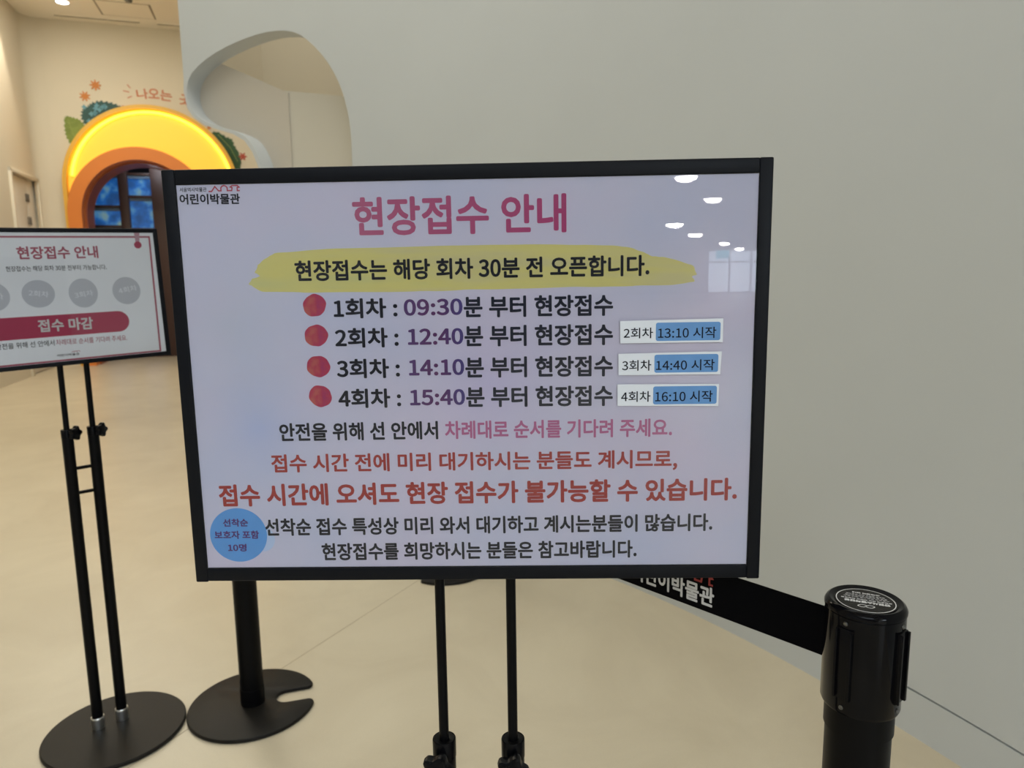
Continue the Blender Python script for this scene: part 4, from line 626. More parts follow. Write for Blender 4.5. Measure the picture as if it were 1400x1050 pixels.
  180,151,148,74,185,-8,291,-59,458,-76,625,-59,730,-8,767,74,735,151,644,201,499,223,499,314,867,314,867,381),
  (36,53,35,36,52,53,37,52,36,38,51,37,51,52,37,38,50,51,39,50,38,39,49,50,40,49,39,40,23,49,23,48,49,40,34,23,24,48,23,41,
  33,40,33,34,40,24,25,48,25,47,48,41,32,33,26,47,25,42,32,41,42,31,32,27,47,26,27,46,47,42,30,31,28,46,27,42,29,30,29,46,
  28,43,29,42,29,45,46,43,45,29,44,45,43,22,20,21,22,19,20,1,22,0,1,19,22,1,18,19,1,17,18,2,17,1,3,16,2,16,17,2,
  3,9,16,9,15,16,3,8,9,10,15,9,4,8,3,10,14,15,5,8,4,10,13,14,5,7,8,11,13,10,6,7,5,11,12,13)),
 (53552, (525,486,525,418,712,418,712,-79,794,-79,794,827,712,827,712,486,92,744,92,138,160,138,315,140,446,149,573,166,564,234,445,217,320,209,174,207,174,423,470,423,
  470,490,174,490,174,676,510,676,510,744),
  (7,5,6,7,4,5,9,22,8,22,24,8,22,23,24,9,21,22,9,18,21,18,20,21,18,19,20,1,7,0,1,2,7,2,4,7,9,17,18,3,
  4,2,15,13,14,16,13,15,17,13,16,9,13,17,9,12,13,9,11,12,9,10,11)),
 (53596, (558,811,558,600,439,600,439,532,558,532,558,291,637,291,637,811,91,768,91,337,148,337,276,339,381,346,482,362,473,428,381,413,285,406,171,404,171,525,397,525,
  397,590,171,590,171,700,433,700,433,768,733,827,733,283,812,283,812,827,218,240,218,-66,812,-66,812,240,731,173,731,2,300,2,300,173),
  (26,28,25,26,27,28,30,36,29,36,32,29,36,33,32,33,31,32,30,35,36,34,31,33,30,34,35,30,31,34,1,7,0,1,6,7,9,22,8,22,
  24,8,22,23,24,9,21,22,3,1,2,3,4,1,4,6,1,9,18,21,18,20,21,18,19,20,5,6,4,9,17,18,15,13,14,16,13,15,17,13,
  16,9,13,17,9,12,13,9,11,12,9,10,11)),
 (53685, (157,801,157,436,416,436,416,348,49,348,49,281,867,281,867,348,499,348,499,436,771,436,771,501,240,501,240,589,742,589,742,652,240,652,240,735,766,735,766,801,
  458,214,290,197,184,148,148,69,184,-11,290,-60,458,-76,626,-60,731,-11,767,69,731,148,626,197,458,151,581,142,658,114,684,69,658,24,581,-4,458,-13,334,-4,
  257,24,231,69,257,114,334,142),
  (21,31,20,22,31,21,22,32,31,32,30,31,22,43,32,33,30,32,23,42,22,42,43,22,33,34,30,34,29,30,23,41,42,35,29,34,24,41,23,24,
  40,41,36,29,35,36,28,29,24,39,40,37,28,36,24,38,39,38,28,37,25,38,24,38,27,28,25,27,38,26,27,25,1,17,0,17,19,0,17,18,
  19,1,16,17,1,13,16,13,15,16,13,14,15,1,12,13,1,11,12,1,10,11,2,10,1,3,9,2,9,10,2,3,8,9,5,3,4,5,8,3,
  5,7,8,5,6,7)),
 (53944, (155,749,155,272,776,272,776,339,239,339,239,481,747,481,747,548,239,548,239,681,767,681,767,749,50,108,50,39,870,39,870,108),
  (13,15,12,13,14,15,1,9,0,9,11,0,9,10,11,1,8,9,1,5,8,5,7,8,5,6,7,1,4,5,1,3,4,1,2,3)),
 (53945, (157,803,157,434,771,434,771,499,240,499,240,589,742,589,742,653,240,653,240,737,766,737,766,803,49,349,49,282,867,282,867,349,141,195,141,128,678,128,678,-78,
  761,-78,761,195),
  (13,15,12,13,14,15,17,21,16,17,18,21,18,20,21,19,20,18,1,9,0,9,11,0,9,10,11,1,8,9,1,5,8,5,7,8,5,6,7,1,
  4,5,1,3,4,1,2,3)),
 (54028, (662,827,662,-78,745,-78,745,396,893,396,893,465,745,465,745,827,49,146,223,148,417,157,611,180,606,241,560,236,514,231,467,228,467,662,565,662,565,730,61,730,
  61,662,158,662,158,217,39,216,239,662,387,662,387,223,239,218),
  (20,18,19,20,17,18,21,17,20,22,24,21,24,17,21,22,27,24,25,17,24,26,16,25,16,17,25,26,15,16,13,11,12,14,11,13,15,11,14,26,
  11,15,27,11,26,22,11,27,23,11,22,8,11,23,8,10,11,8,9,10,1,7,0,1,6,7,1,3,6,3,5,6,3,4,5,1,2,3)),
 (54252, (124,376,124,310,416,310,416,104,50,104,50,34,870,34,870,104,498,104,498,310,791,310,791,376,652,376,652,672,793,672,793,740,122,740,122,672,262,672,262,376,
  345,672,570,672,570,376,345,376),
  (17,15,16,17,14,15,18,14,17,19,20,18,20,14,18,19,23,20,21,14,20,22,13,21,13,14,21,22,12,13,1,19,0,1,23,19,1,22,23,1,
  12,22,1,11,12,1,10,11,2,10,1,3,9,2,9,10,2,3,8,9,5,3,4,5,8,3,5,7,8,5,6,7)),
 (54364, (124,382,124,314,277,314,277,100,50,100,50,32,870,32,870,100,638,100,638,314,791,314,791,382,652,382,652,675,793,675,793,743,122,743,122,675,262,675,262,382,
  360,100,360,314,555,314,555,100,345,675,570,675,570,382,345,382),
  (17,15,16,17,14,15,18,14,17,19,24,18,24,14,18,19,27,24,25,14,24,26,13,25,13,14,25,26,12,13,1,19,0,1,27,19,1,26,27,1,
  12,26,1,11,12,1,10,11,2,10,1,3,21,2,21,10,2,3,20,21,22,10,21,23,9,22,9,10,22,23,8,9,5,3,4,5,20,3,5,23,
  20,5,8,23,5,7,8,5,6,7)),
 (54408, (129,542,129,474,786,474,786,542,653,542,653,730,789,730,789,798,126,798,126,730,262,730,262,542,345,730,570,730,570,542,345,542,686,151,686,2,231,2,231,151,
  150,217,150,-66,767,-66,767,217,499,217,499,323,867,323,867,390,50,390,50,323,417,323,417,217),
  (29,27,28,29,26,27,30,26,29,31,25,30,25,26,30,31,24,25,21,19,20,19,31,20,19,24,31,19,23,24,19,16,23,16,22,23,21,18,19,17,
  22,16,21,17,18,21,22,17,9,7,8,9,6,7,10,6,9,11,12,10,12,6,10,11,15,12,13,6,12,14,5,13,5,6,13,14,4,5,1,11,
  0,1,15,11,1,14,15,1,4,14,1,3,4,1,2,3)),
 (54536, (155,194,155,-58,776,-58,776,10,238,10,238,194,50,344,50,277,867,277,867,344,129,509,129,442,786,442,786,509,653,509,653,714,789,714,789,781,126,781,126,714,
  262,714,262,509,345,714,570,714,570,509,345,509),
  (7,9,6,7,8,9,19,17,18,19,16,17,20,16,19,21,22,20,22,16,20,21,25,22,23,16,22,24,15,23,15,16,23,24,14,15,11,21,10,11,
  25,21,11,24,25,11,14,24,11,13,14,11,12,13,1,5,0,1,4,5,1,3,4,1,2,3)),
 (54616, (273,816,273,682,45,682,45,614,578,614,578,682,356,682,356,816,316,540,202,513,124,440,95,332,124,223,202,151,316,124,429,151,507,223,536,332,507,440,429,513,
  316,471,389,453,438,404,457,332,438,260,389,211,316,193,243,211,193,260,174,332,193,404,243,453,663,827,663,-78,745,-78,745,386,893,386,893,455,745,455,745,827),
  (9,19,8,10,19,9,10,20,19,20,18,19,10,31,20,21,18,20,22,18,21,10,30,31,11,30,10,22,17,18,23,17,22,11,29,30,12,29,11,12,
  28,29,24,17,23,24,16,17,12,27,28,25,16,24,13,27,12,25,15,16,13,26,27,26,15,25,13,15,26,14,15,13,33,39,32,33,38,39,33,35,
  38,35,37,38,35,36,37,33,34,35,1,7,0,1,6,7,3,1,2,3,6,1,3,5,6,3,4,5)),
 (54624, (278,836,278,745,52,745,52,680,586,680,586,745,361,745,361,836,319,640,205,622,129,571,102,492,129,413,205,362,319,344,433,362,508,413,535,492,508,571,433,622,
  319,579,391,568,439,538,456,492,439,445,391,416,319,405,247,416,199,445,182,492,199,538,247,568,669,830,669,330,752,330,752,543,886,543,886,612,752,612,752,830,
  180,-4,180,-68,784,-68,784,-4,261,-4,261,82,752,82,752,284,178,284,178,222,670,222,670,142,180,142),
  (9,19,8,9,18,19,10,20,9,20,18,9,10,31,20,21,18,20,21,17,18,11,31,10,11,30,31,22,17,21,11,29,30,23,17,22,12,29,11,12,
  28,29,24,17,23,24,16,17,12,27,28,25,16,24,12,26,27,26,16,25,13,26,12,26,15,16,13,15,26,14,15,13,33,39,32,33,38,39,33,35,
  38,35,37,38,35,36,37,33,34,35,49,47,48,49,50,47,50,46,47,51,46,50,40,45,52,45,51,52,45,46,51,40,44,45,41,44,40,41,43,44,
  41,42,43,1,7,0,1,6,7,3,1,2,3,6,1,3,5,6,3,4,5)),
 (54632, (278,834,278,731,52,731,52,664,586,664,586,731,361,731,361,834,184,231,184,-66,752,-66,752,231,670,164,670,2,265,2,265,164,319,619,205,599,129,543,102,458,
  129,373,205,317,319,297,432,317,508,373,535,458,508,543,432,599,319,555,391,543,439,509,456,458,439,406,391,372,319,360,247,372,199,406,182,458,199,509,247,543,
  669,827,669,282,752,282,752,517,885,517,885,587,752,587,752,827),
  (9,15,8,15,11,8,15,12,11,12,10,11,9,14,15,13,10,12,9,13,14,9,10,13,17,27,16,18,27,17,18,28,27,28,26,27,18,39,28,29,
  26,28,18,38,39,30,26,29,19,38,18,30,25,26,19,37,38,31,25,30,20,37,19,20,36,37,32,25,31,32,24,25,20,35,36,33,24,32,21,35,
  20,33,23,24,21,34,35,34,23,33,21,23,34,22,23,21,41,47,40,41,46,47,41,43,46,43,45,46,43,44,45,41,42,43,1,7,0,1,6,7,
  3,1,2,3,6,1,3,5,6,3,4,5)),
 (54633, (278,835,278,734,52,734,52,667,586,667,586,734,361,734,361,835,183,261,183,-66,752,-66,752,261,669,261,669,166,265,166,265,261,265,101,669,101,669,1,265,1,
  319,625,205,605,129,551,102,467,129,383,205,328,319,308,432,328,508,383,535,467,508,551,432,605,319,562,391,550,439,517,456,467,439,416,391,383,319,371,247,383,
  199,416,182,467,199,517,247,550,669,827,669,301,752,301,752,526,885,526,885,596,752,596,752,827),
  (9,15,8,9,14,15,13,11,12,13,10,11,9,16,14,16,13,14,16,17,13,17,10,13,9,19,16,18,10,17,9,18,19,9,10,18,21,31,20,22,
  31,21,22,32,31,32,30,31,22,43,32,33,30,32,23,43,22,33,29,30,23,42,43,34,29,33,23,41,42,35,29,34,24,41,23,24,40,41,36,29,
  35,36,28,29,24,39,40,37,28,36,24,38,39,38,28,37,25,38,24,38,27,28,25,27,38,26,27,25,45,51,44,45,50,51,45,47,50,47,49,50,
  47,48,49,45,46,47,1,7,0,1,6,7,3,1,2,3,6,1,3,5,6,3,4,5)),
 (54637, (278,834,278,725,52,725,52,659,586,659,586,725,361,725,361,834,468,237,310,218,209,165,173,80,209,-4,310,-57,468,-76,625,-57,726,-4,762,80,726,165,625,218,
  468,172,582,161,654,130,680,80,654,30,582,-1,468,-12,354,-1,281,30,255,80,281,130,354,161,319,613,205,593,129,538,102,453,129,369,205,314,319,294,432,314,
  508,369,535,453,508,538,432,593,319,550,391,538,439,504,456,453,439,402,391,369,319,357,247,369,199,402,182,453,199,504,247,538,669,827,669,244,752,244,752,506,
  885,506,885,576,752,576,752,827),
  (9,19,8,10,19,9,10,20,19,20,18,19,10,31,20,21,18,20,11,30,10,30,31,10,21,22,18,22,17,18,11,29,30,23,17,22,12,29,11,12,
  28,29,24,17,23,24,16,17,12,27,28,25,16,24,12,26,27,26,16,25,13,26,12,26,15,16,13,15,26,14,15,13,33,43,32,34,43,33,34,44,
  43,44,42,43,34,55,44,45,42,44,34,54,55,46,42,45,35,54,34,46,41,42,35,53,54,47,41,46,36,53,35,36,52,53,48,41,47,48,40,41,
  36,51,52,49,40,48,36,50,51,50,40,49,37,50,36,50,39,40,37,39,50,38,39,37,57,63,56,57,62,63,57,59,62,59,61,62,59,60,61,57,
  58,59,1,7,0,1,6,7,3,1,2,3,6,1,3,5,6,3,4,5)),
 (54644, (542,806,542,-34,620,-34,620,378,736,378,736,-78,815,-78,815,827,736,827,736,446,620,446,620,806,273,544,173,517,104,445,79,338,104,230,173,158,273,131,374,158,
  442,230,467,338,442,445,374,517,273,474,335,456,377,408,393,338,377,267,335,219,273,202,211,219,169,267,153,338,169,408,211,456,232,800,232,672,48,672,48,604,
  497,604,497,672,314,672,314,800),
  (13,23,12,14,23,13,14,24,23,24,22,23,14,35,24,25,22,24,26,22,25,14,34,35,15,34,14,26,21,22,27,21,26,15,33,34,16,33,15,16,
  32,33,28,21,27,28,20,21,16,31,32,29,20,28,17,31,16,29,19,20,17,30,31,30,19,29,17,19,30,18,19,17,37,43,36,37,42,43,39,37,
  38,39,42,37,39,41,42,39,40,41,9,7,8,9,6,7,1,11,0,1,10,11,1,3,10,3,9,10,3,4,9,4,6,9,1,2,3,5,6,4)),
 (54788, (558,396,558,329,711,329,711,136,794,136,794,826,711,826,711,586,558,586,558,518,711,518,711,396,267,827,267,716,51,716,51,649,558,649,558,716,349,716,349,827,
  213,196,213,-58,815,-58,815,10,296,10,296,196,307,600,201,578,129,518,103,427,129,336,201,276,307,254,414,276,486,336,512,427,486,518,414,578,307,534,373,520,
  418,483,434,427,418,370,373,333,307,319,241,333,197,370,181,427,197,483,241,520),
  (27,37,26,27,36,37,28,38,27,38,36,27,28,49,38,39,36,38,28,48,49,40,36,39,40,35,36,29,48,28,29,47,48,41,35,40,30,47,29,30,
  46,47,42,35,41,42,34,35,30,45,46,43,34,42,43,33,34,31,45,30,31,44,45,44,33,43,31,33,44,31,32,33,13,19,12,13,18,19,7,5,
  6,7,4,5,15,13,14,15,18,13,15,17,18,15,16,17,9,7,8,9,10,7,10,4,7,11,4,10,1,11,0,1,2,11,2,4,11,3,4,2,
  21,25,20,21,24,25,21,23,24,21,22,23)),
 (54840, (417,812,417,694,90,694,90,626,825,626,825,694,499,694,499,812,458,500,571,487,644,451,670,394,644,337,571,301,458,288,344,301,272,337,246,394,272,451,344,487,
  458,566,300,545,198,487,162,394,193,307,280,248,417,222,417,96,50,96,50,28,870,28,870,96,499,96,499,222,635,248,723,307,754,394,718,487,616,545),
  (21,38,20,22,38,21,22,8,38,8,37,38,22,19,8,9,37,8,22,18,19,10,37,9,23,18,22,10,36,37,23,17,18,11,36,10,24,17,23,24,
  16,17,12,36,11,12,35,36,24,15,16,13,35,12,25,15,24,13,34,35,25,14,15,14,34,13,25,34,14,26,34,25,26,33,34,27,33,26,27,32,
  33,29,27,28,29,32,27,29,31,32,29,30,31,1,7,0,1,6,7,3,1,2,3,6,1,3,5,6,3,4,5)),
 (54924, (308,826,308,716,74,716,74,649,623,649,623,716,391,716,391,826,704,827,704,-78,787,-78,787,827,348,533,421,520,469,484,487,430,469,376,421,341,348,328,276,341,
  228,376,210,430,228,484,276,520,348,598,235,577,159,518,132,430,154,350,215,294,308,265,308,168,219,166,134,164,55,164,67,94,248,96,448,106,652,130,646,192,
  563,183,477,176,391,171,391,266,483,295,544,351,566,430,538,518,462,577),
  (9,11,8,9,10,11,25,48,24,26,48,25,26,12,48,12,47,48,26,23,12,13,47,12,14,47,13,26,22,23,27,22,26,14,46,47,15,46,14,27,
  21,22,28,21,27,28,20,21,16,46,15,16,45,46,28,19,20,17,45,16,17,44,45,29,19,28,29,18,19,18,44,17,29,44,18,29,43,44,30,43,
  29,30,42,43,31,42,30,40,38,39,41,38,40,42,38,41,31,38,42,32,38,31,33,38,32,34,38,33,35,38,34,35,37,38,35,36,37,1,7,0,
  1,6,7,3,1,2,3,6,1,3,5,6,3,4,5)),
 (55148, (307,817,307,705,74,705,74,638,623,638,623,705,391,705,391,817,704,827,704,-78,787,-78,787,827,67,99,248,101,448,111,652,135,646,196,444,178,241,171,55,170,
  349,588,237,567,162,508,134,418,162,329,237,269,349,248,462,269,537,329,565,418,537,508,462,567,349,523,421,510,468,473,486,418,468,363,421,326,349,313,277,326,
  230,363,212,418,230,473,277,510),
  (9,11,8,9,10,11,17,15,16,18,15,17,19,15,18,12,15,19,12,14,15,12,13,14,21,31,20,22,31,21,22,32,31,32,30,31,22,43,32,33,
  30,32,34,30,33,22,42,43,23,42,22,34,29,30,35,29,34,23,41,42,24,41,23,24,40,41,36,29,35,36,28,29,37,28,36,24,39,40,37,27,
  28,25,39,24,38,27,37,25,38,39,25,27,38,25,26,27,1,7,0,1,6,7,3,1,2,3,6,1,3,5,6,3,4,5)),
 (55176, (299,818,299,681,70,681,70,613,612,613,612,681,383,681,383,818,707,827,707,-78,790,-78,790,827,343,540,227,513,148,440,119,332,148,223,227,151,343,124,458,151,
  537,223,566,332,537,440,458,513,343,471,417,453,468,404,487,332,468,260,417,211,343,193,268,211,217,260,198,332,217,404,268,453),
  (9,11,8,9,10,11,13,23,12,14,23,13,14,24,23,24,22,23,14,35,24,25,22,24,26,22,25,14,34,35,15,34,14,26,21,22,27,21,26,15,
  33,34,16,33,15,16,32,33,28,21,27,28,20,21,16,31,32,29,20,28,17,31,16,29,19,20,17,30,31,30,19,29,17,19,30,18,19,17,1,7,
  0,1,6,7,3,1,2,3,6,1,3,5,6,3,4,5)),
)
GL = {}
for cp, V, F in HAN:
    GL[chr(cp)] = ([(V[i]/1000, V[i+1]/1000) for i in range(0, len(V), 2)], [F[i:i+3] for i in range(0, len(F), 3)], .92)
for ch, (adv, V, F) in FIG.items():
    GL[ch] = ([(V[i]/1000, V[i+1]/1000) for i in range(0, len(V), 2)], [tuple(F[i:i+3]) for i in range(0, len(F), 3)], adv/1000)
def text(name, body, x0, z0, x1, z1, h, m, parent, y=0.0, bold=0.0, depth=0.0, space=.26):
    """flat lettering in the parent's x-z plane: left-middle (x0,z0) to right-middle (x1,z1), height h (metres);
    bold repeats the outlines round a small circle, each layer a hair nearer the reader"""
    VV = []; FF = []; pen = 0.0
    for ch in body:
        if ch == ' ': pen += space; continue
        V, F, adv = GL[ch]
        for k in range(9 if bold else 1):
            dx, dy = (math.cos(k*PI/4)*bold, math.sin(k*PI/4)*bold) if (bold and k < 8) else (0, 0)
            n = len(VV); FF += [tuple(i+n for i in f) for f in F]; VV += [(px+pen+dx, py+dy, k) for px, py in V]
        pen += adv
    me = bpy.data.meshes.new(name); me.from_pydata(VV, [], FF)
    xs = [v.co.x for v in me.vertices]; ys = [v.co.y for v in me.vertices]
    ax, bx, ay, by = min(xs), max(xs), min(ys), max(ys)
    L = math.hypot(x1-x0, z1-z0); a = math.atan2(z1-z0, x1-x0)
    sx = L/(bx-ax); sy = h/(by-ay)
    cx, cz = (x0+x1)/2, (z0+z1)/2
    for v in me.vertices:
        u = (v.co.x-(ax+bx)/2)*sx; k = (v.co.y-(ay+by)/2)*sy
        v.co = Vector((cx + u*math.cos(a) - k*math.sin(a), y - .00002*v.co.z, cz + u*math.sin(a) + k*math.cos(a)))
    if depth:
        bm = bmesh.new(); bm.from_mesh(me)
        ex = bmesh.ops.extrude_face_region(bm, geom=bm.faces[:])
        bmesh.ops.translate(bm, vec=(0, -depth, 0), verts=[v for v in ex['geom'] if isinstance(v, bmesh.types.BMVert)])
        bm.to_mesh(me); bm.free()
    me.materials.append(m)
    me.name = name
    o = bpy.data.objects.new(name, me); COL.objects.link(o); o.parent = parent
    return o

# ------------------------------------------------------------------ materials
def floor_material():
    m = bpy.data.materials.new('floor_epoxy'); m.use_nodes = True
    nt = m.node_tree; b = nt.nodes['Principled BSDF']
    tc = nt.nodes.new('ShaderNodeTexCoord')
    n1 = nt.nodes.new('ShaderNodeTexNoise'); n1.inputs['Scale'].default_value = 2.2; n1.inputs['Detail'].default_value = 8; n1.inputs['Roughness'].default_value = .6
    n1.inputs['Distortion'].default_value = 0.8
    r1 = nt.nodes.new('ShaderNodeValToRGB')
    r1.color_ramp.elements[0].position = .25; r1.color_ramp.elements[0].color = (0.565, 0.49, 0.36, 1)
    r1.color_ramp.elements[1].position = .7; r1.color_ramp.elements[1].color = (0.66, 0.585, 0.44, 1)
    n2 = nt.nodes.new('ShaderNodeTexNoise'); n2.inputs['Scale'].default_value = 260; n2.inputs['Detail'].default_value = 2
    mx = nt.nodes.new('ShaderNodeMix'); mx.data_type = 'RGBA'; mx.blend_type = 'MULTIPLY'; mx.inputs[0].default_value = 0.10
    for n in (n1, n2): nt.links.new(tc.outputs['Object'], n.inputs['Vector'])
    nt.links.new(n1.outputs['Fac'], r1.inputs['Fac'])
    nt.links.new(r1.outputs['Color'], mx.inputs[6]); nt.links.new(n2.outputs['Fac'], mx.inputs[7])
    nt.links.new(mx.outputs[2], b.inputs['Base Color'])
    b.inputs['Roughness'].default_value = 0.34
    b.inputs['Specular IOR Level'].default_value = 0.45
    return m
M = {}
M['floor'] = floor_material()
M['wall'] = mat('wall_paint', (0.60, 0.635, 0.655), 0.75, noise=0.025, nscale=1.3, spec=0.25)
M['wall_warm'] = mat('wall_paint_far', (0.72, 0.67, 0.56), 0.8, noise=0.02, nscale=1.0, spec=0.2)
M['niche'] = mat('niche_paint', (0.62, 0.575, 0.50), 0.8, spec=0.2)
M['niche2'] = mat('niche_paint_pale', (0.66, 0.63, 0.55), 0.8, spec=0.2)
M['ceiling'] = mat('ceiling_paint', (0.90, 0.85, 0.75), 0.85, spec=0.2)
M['lobby_ceiling'] = mat('lobby_ceiling_paint', (0.75, 0.74, 0.74), 0.85, spec=0.2)
M['door'] = mat('door_paint', (0.74, 0.72, 0.66), 0.5)
M['dark'] = mat('dark_gap', (0.03, 0.028, 0.025), 0.8)
M['groove'] = mat('groove_shadow_gap', (0.16, 0.15, 0.13), 0.9)
M['black'] = mat('black_powder_coat', (0.003, 0.003, 0.0035), 0.38, spec=0.10)
M['frame_black'] = mat('black_anodised_frame', (0.004, 0.005, 0.008), 0.42, spec=0.15)
M['plastic'] = mat('black_plastic', (0.003, 0.003, 0.004), 0.25, spec=0.12)
M['gloss'] = mat('black_gloss_plastic', (0.003, 0.003, 0.004), 0.10, spec=0.13)
M['base'] = mat('black_textured_steel', (0.008, 0.007, 0.006), 0.45, spec=0.2, bump=0.25, bscale=500)
M['belt'] = mat('belt_webbing', (0.003, 0.003, 0.004), 0.8, spec=0.04, bump=0.4, bscale=1500)
M['chrome'] = mat('chrome', (0.80, 0.80, 0.78), 0.30, 1.0)
M['screw'] = mat('screw_steel', (0.22, 0.22, 0.21), 0.35, 1.0)
M['ink'] = mat('black_ink', (0.006, 0.008, 0.018), 0.6, spec=0.2)
M['ink2'] = mat('navy_ink', (0.010, 0.014, 0.030), 0.6, spec=0.2)
M['white_ink'] = mat('white_print', (0.70, 0.70, 0.70), 0.6, spec=0.2)
M['title'] = ramp_mat('title_pink_print', [(0, (0.47, 0.11, 0.22)), (1, (0.42, 0.03, 0.16))], 0, rough=.6)
M['pink'] = mat('pink_print', (0.48, 0.14, 0.29), 0.6, spec=0.2)
M['red'] = ramp_mat('brick_red_print', [(0.3, (0.42, 0.04, 0.025)), (0.7, (0.33, 0.014, 0.02))], scale=25, rough=.6)
M['digits'] = ramp_mat('violet_print', [(0.0, (0.085, 0.03, 0.16)), (0.55, (0.10, 0.012, 0.11)), (1.0, (0.045, 0.03, 0.20))], 0, rough=.6)
M['violet'] = mat('dark_violet_print', (0.075, 0.012, 0.16), 0.6)
M['sticker'] = mat('blue_sticker', (0.10, 0.34, 0.74), 0.5, noise=.05, nscale=40)
M['bluebox'] = mat('blue_highlight_print', (0.13, 0.32, 0.66), 0.55, noise=.05, nscale=60)
M['paper'] = mat('white_label_paper', (0.84, 0.88, 0.95), 0.6)
M['logo_red'] = mat('red_logo_print', (0.45, 0.05, 0.09), 0.6)
M['bullet'] = ramp_mat('raspberry_watercolour', [(0.35, (0.36, 0.02, 0.12)), (0.5, (0.46, 0.03, 0.08)), (0.66, (0.50, 0.10, 0.09))], scale=2.2, rough=.6)
M['ghost'] = mat('pale_blue_ghost_print', (0.50, 0.62, 0.84), 0.6)

def poster_material():
    m = bpy.data.materials.new('lavender_poster_print'); m.use_nodes = True
    nt = m.node_tree; b = nt.nodes['Principled BSDF']; b.inputs['Roughness'].default_value = .55
    b.inputs['Specular IOR Level'].default_value = .2
    tc = nt.nodes.new('ShaderNodeTexCoord')
    n = nt.nodes.new('ShaderNodeTexNoise'); n.inputs['Scale'].default_value = 7; n.inputs['Detail'].default_value = 4
    r = nt.nodes.new('ShaderNodeValToRGB')
    st = [(0.32, (0.57, 0.59, 0.75)), (0.5, (0.62, 0.61, 0.75)), (0.68, (0.66, 0.61, 0.75))]
    el = r.color_ramp.elements; el.new(.5)
    for e, (p, c) in zip(el, st): e.position = p; e.color = (*c, 1)
    nt.links.new(tc.outputs['Object'], n.inputs['Vector']); nt.links.new(n.outputs['Fac'], r.inputs['Fac'])
    prev = r.outputs['Color']
    # printed watercolour patches: (x, z, radius, colour, strength)
    for (x, z, rr, c, s) in ((-0.225, -0.05, 0.085, (0.43, 0.51, 0.78), .6), (0.02, -0.005, 0.10, (0.48, 0.46, 0.77), .5),
                             (0.03, 0.02, 0.22, (0.70, 0.56, 0.71), .4), (0.20, -0.08, 0.14, (0.68, 0.54, 0.68), .4),
                             (-0.25, 0.06, 0.12, (0.54, 0.57, 0.66), .5)):
        mp = nt.nodes.new('ShaderNodeMapping'); mp.inputs['Location'].default_value = (-x/rr, 0, -z/rr); mp.inputs['Scale'].default_value = (1/rr, 0, 1/rr)
        g = nt.nodes.new('ShaderNodeTexGradient'); g.gradient_type = 'QUADRATIC_SPHERE'
        mu = nt.nodes.new('ShaderNodeMath'); mu.operation = 'MULTIPLY'; mu.inputs[1].default_value = s
        mx = nt.nodes.new('ShaderNodeMix'); mx.data_type = 'RGBA'; mx.inputs[7].default_value = (*c, 1)
        nt.links.new(tc.outputs['Object'], mp.inputs[0]); nt.links.new(mp.outputs[0], g.inputs[0])
        nt.links.new(g.outputs['Fac'], mu.inputs[0]); nt.links.new(mu.outputs[0], mx.inputs[0])
        nt.links.new(prev, mx.inputs[6]); prev = mx.outputs[2]
    nt.links.new(prev, b.inputs['Base Color'])
    return m
M['poster'] = poster_material()
M['poster2'] = mat('pale_poster_print', (0.90, 0.92, 0.97), 0.5, noise=.03, nscale=6)

def brush_material():
    m = ramp_mat('yellow_brush_print', [(0.3, (0.64, 0.58, 0.28)), (0.5, (0.70, 0.63, 0.21)), (0.7, (0.63, 0.60, 0.24))], scale=3.0, rough=.6)
    return m
M['brush'] = brush_material()

def glass_material():
    m = bpy.data.materials.new('clear_acrylic'); m.use_nodes = True
    nt = m.node_tree; nt.nodes.clear()
    o = nt.nodes.new('ShaderNodeOutputMaterial'); mx = nt.nodes.new('ShaderNodeMixShader')
    t = nt.nodes.new('ShaderNodeBsdfTransparent'); g = nt.nodes.new('ShaderNodeBsdfGlossy'); f = nt.nodes.new('ShaderNodeFresnel')
    f.inputs[0].default_value = 1.37; g.inputs['Roughness'].default_value = 0.0
    n = nt.nodes.new('ShaderNodeTexNoise'); n.inputs['Scale'].default_value = 9
    bp = nt.nodes.new('ShaderNodeBump'); bp.inputs['Strength'].default_value = .004; bp.inputs['Distance'].default_value = .002
    tc = nt.nodes.new('ShaderNodeTexCoord')
    nt.links.new(tc.outputs['Object'], n.inputs['Vector']); nt.links.new(n.outputs['Fac'], bp.inputs['Height'])
    nt.links.new(bp.outputs['Normal'], g.inputs['Normal'])
    nt.links.new(f.outputs[0], mx.inputs[0]); nt.links.new(t.outputs[0], mx.inputs[1]); nt.links.new(g.outputs[0], mx.inputs[2])
    nt.links.new(mx.outputs[0], o.inputs[0])
    return m
M['glass'] = glass_material()

# ------------------------------------------------------------------ room shell
HZ = 4.91                       # high hall ceiling
LZ = 3.0                        # low lobby ceiling behind the viewer
CXW, CYW, RW = -2.616, 0.07, 4.0   # centre and radius of the curved wall
bm = bmesh.new(); box(bm, -14, 24, -50.2, 16, -0.2, 0.0)
struct(link('floor', bm, M['floor'], smooth=False))
bm = bmesh.new(); rod(bm, (0, 0, 0), (0.001, 0, 0), .001); bm.free()
# control joint in the floor
jt = bmesh.new()
a = Vector((-1.35, 0.92, 0)); b = Vector((0.75, 4.85, 0)); d = (b-a).normalized(); nn = Vector((-d.y, d.x, 0))*0.0016
jt.faces.new([jt.verts.new(p) for p in (a-nn+Vector((0, 0, .0004)), b-nn+Vector((0, 0, .0004)), b+nn+Vector((0, 0, .0004)), a+nn+Vector((0, 0, .0004)))])
struct(link('trim_1', jt, mat('floor_joint_filler', (0.40, 0.33, 0.23), .6), smooth=False))

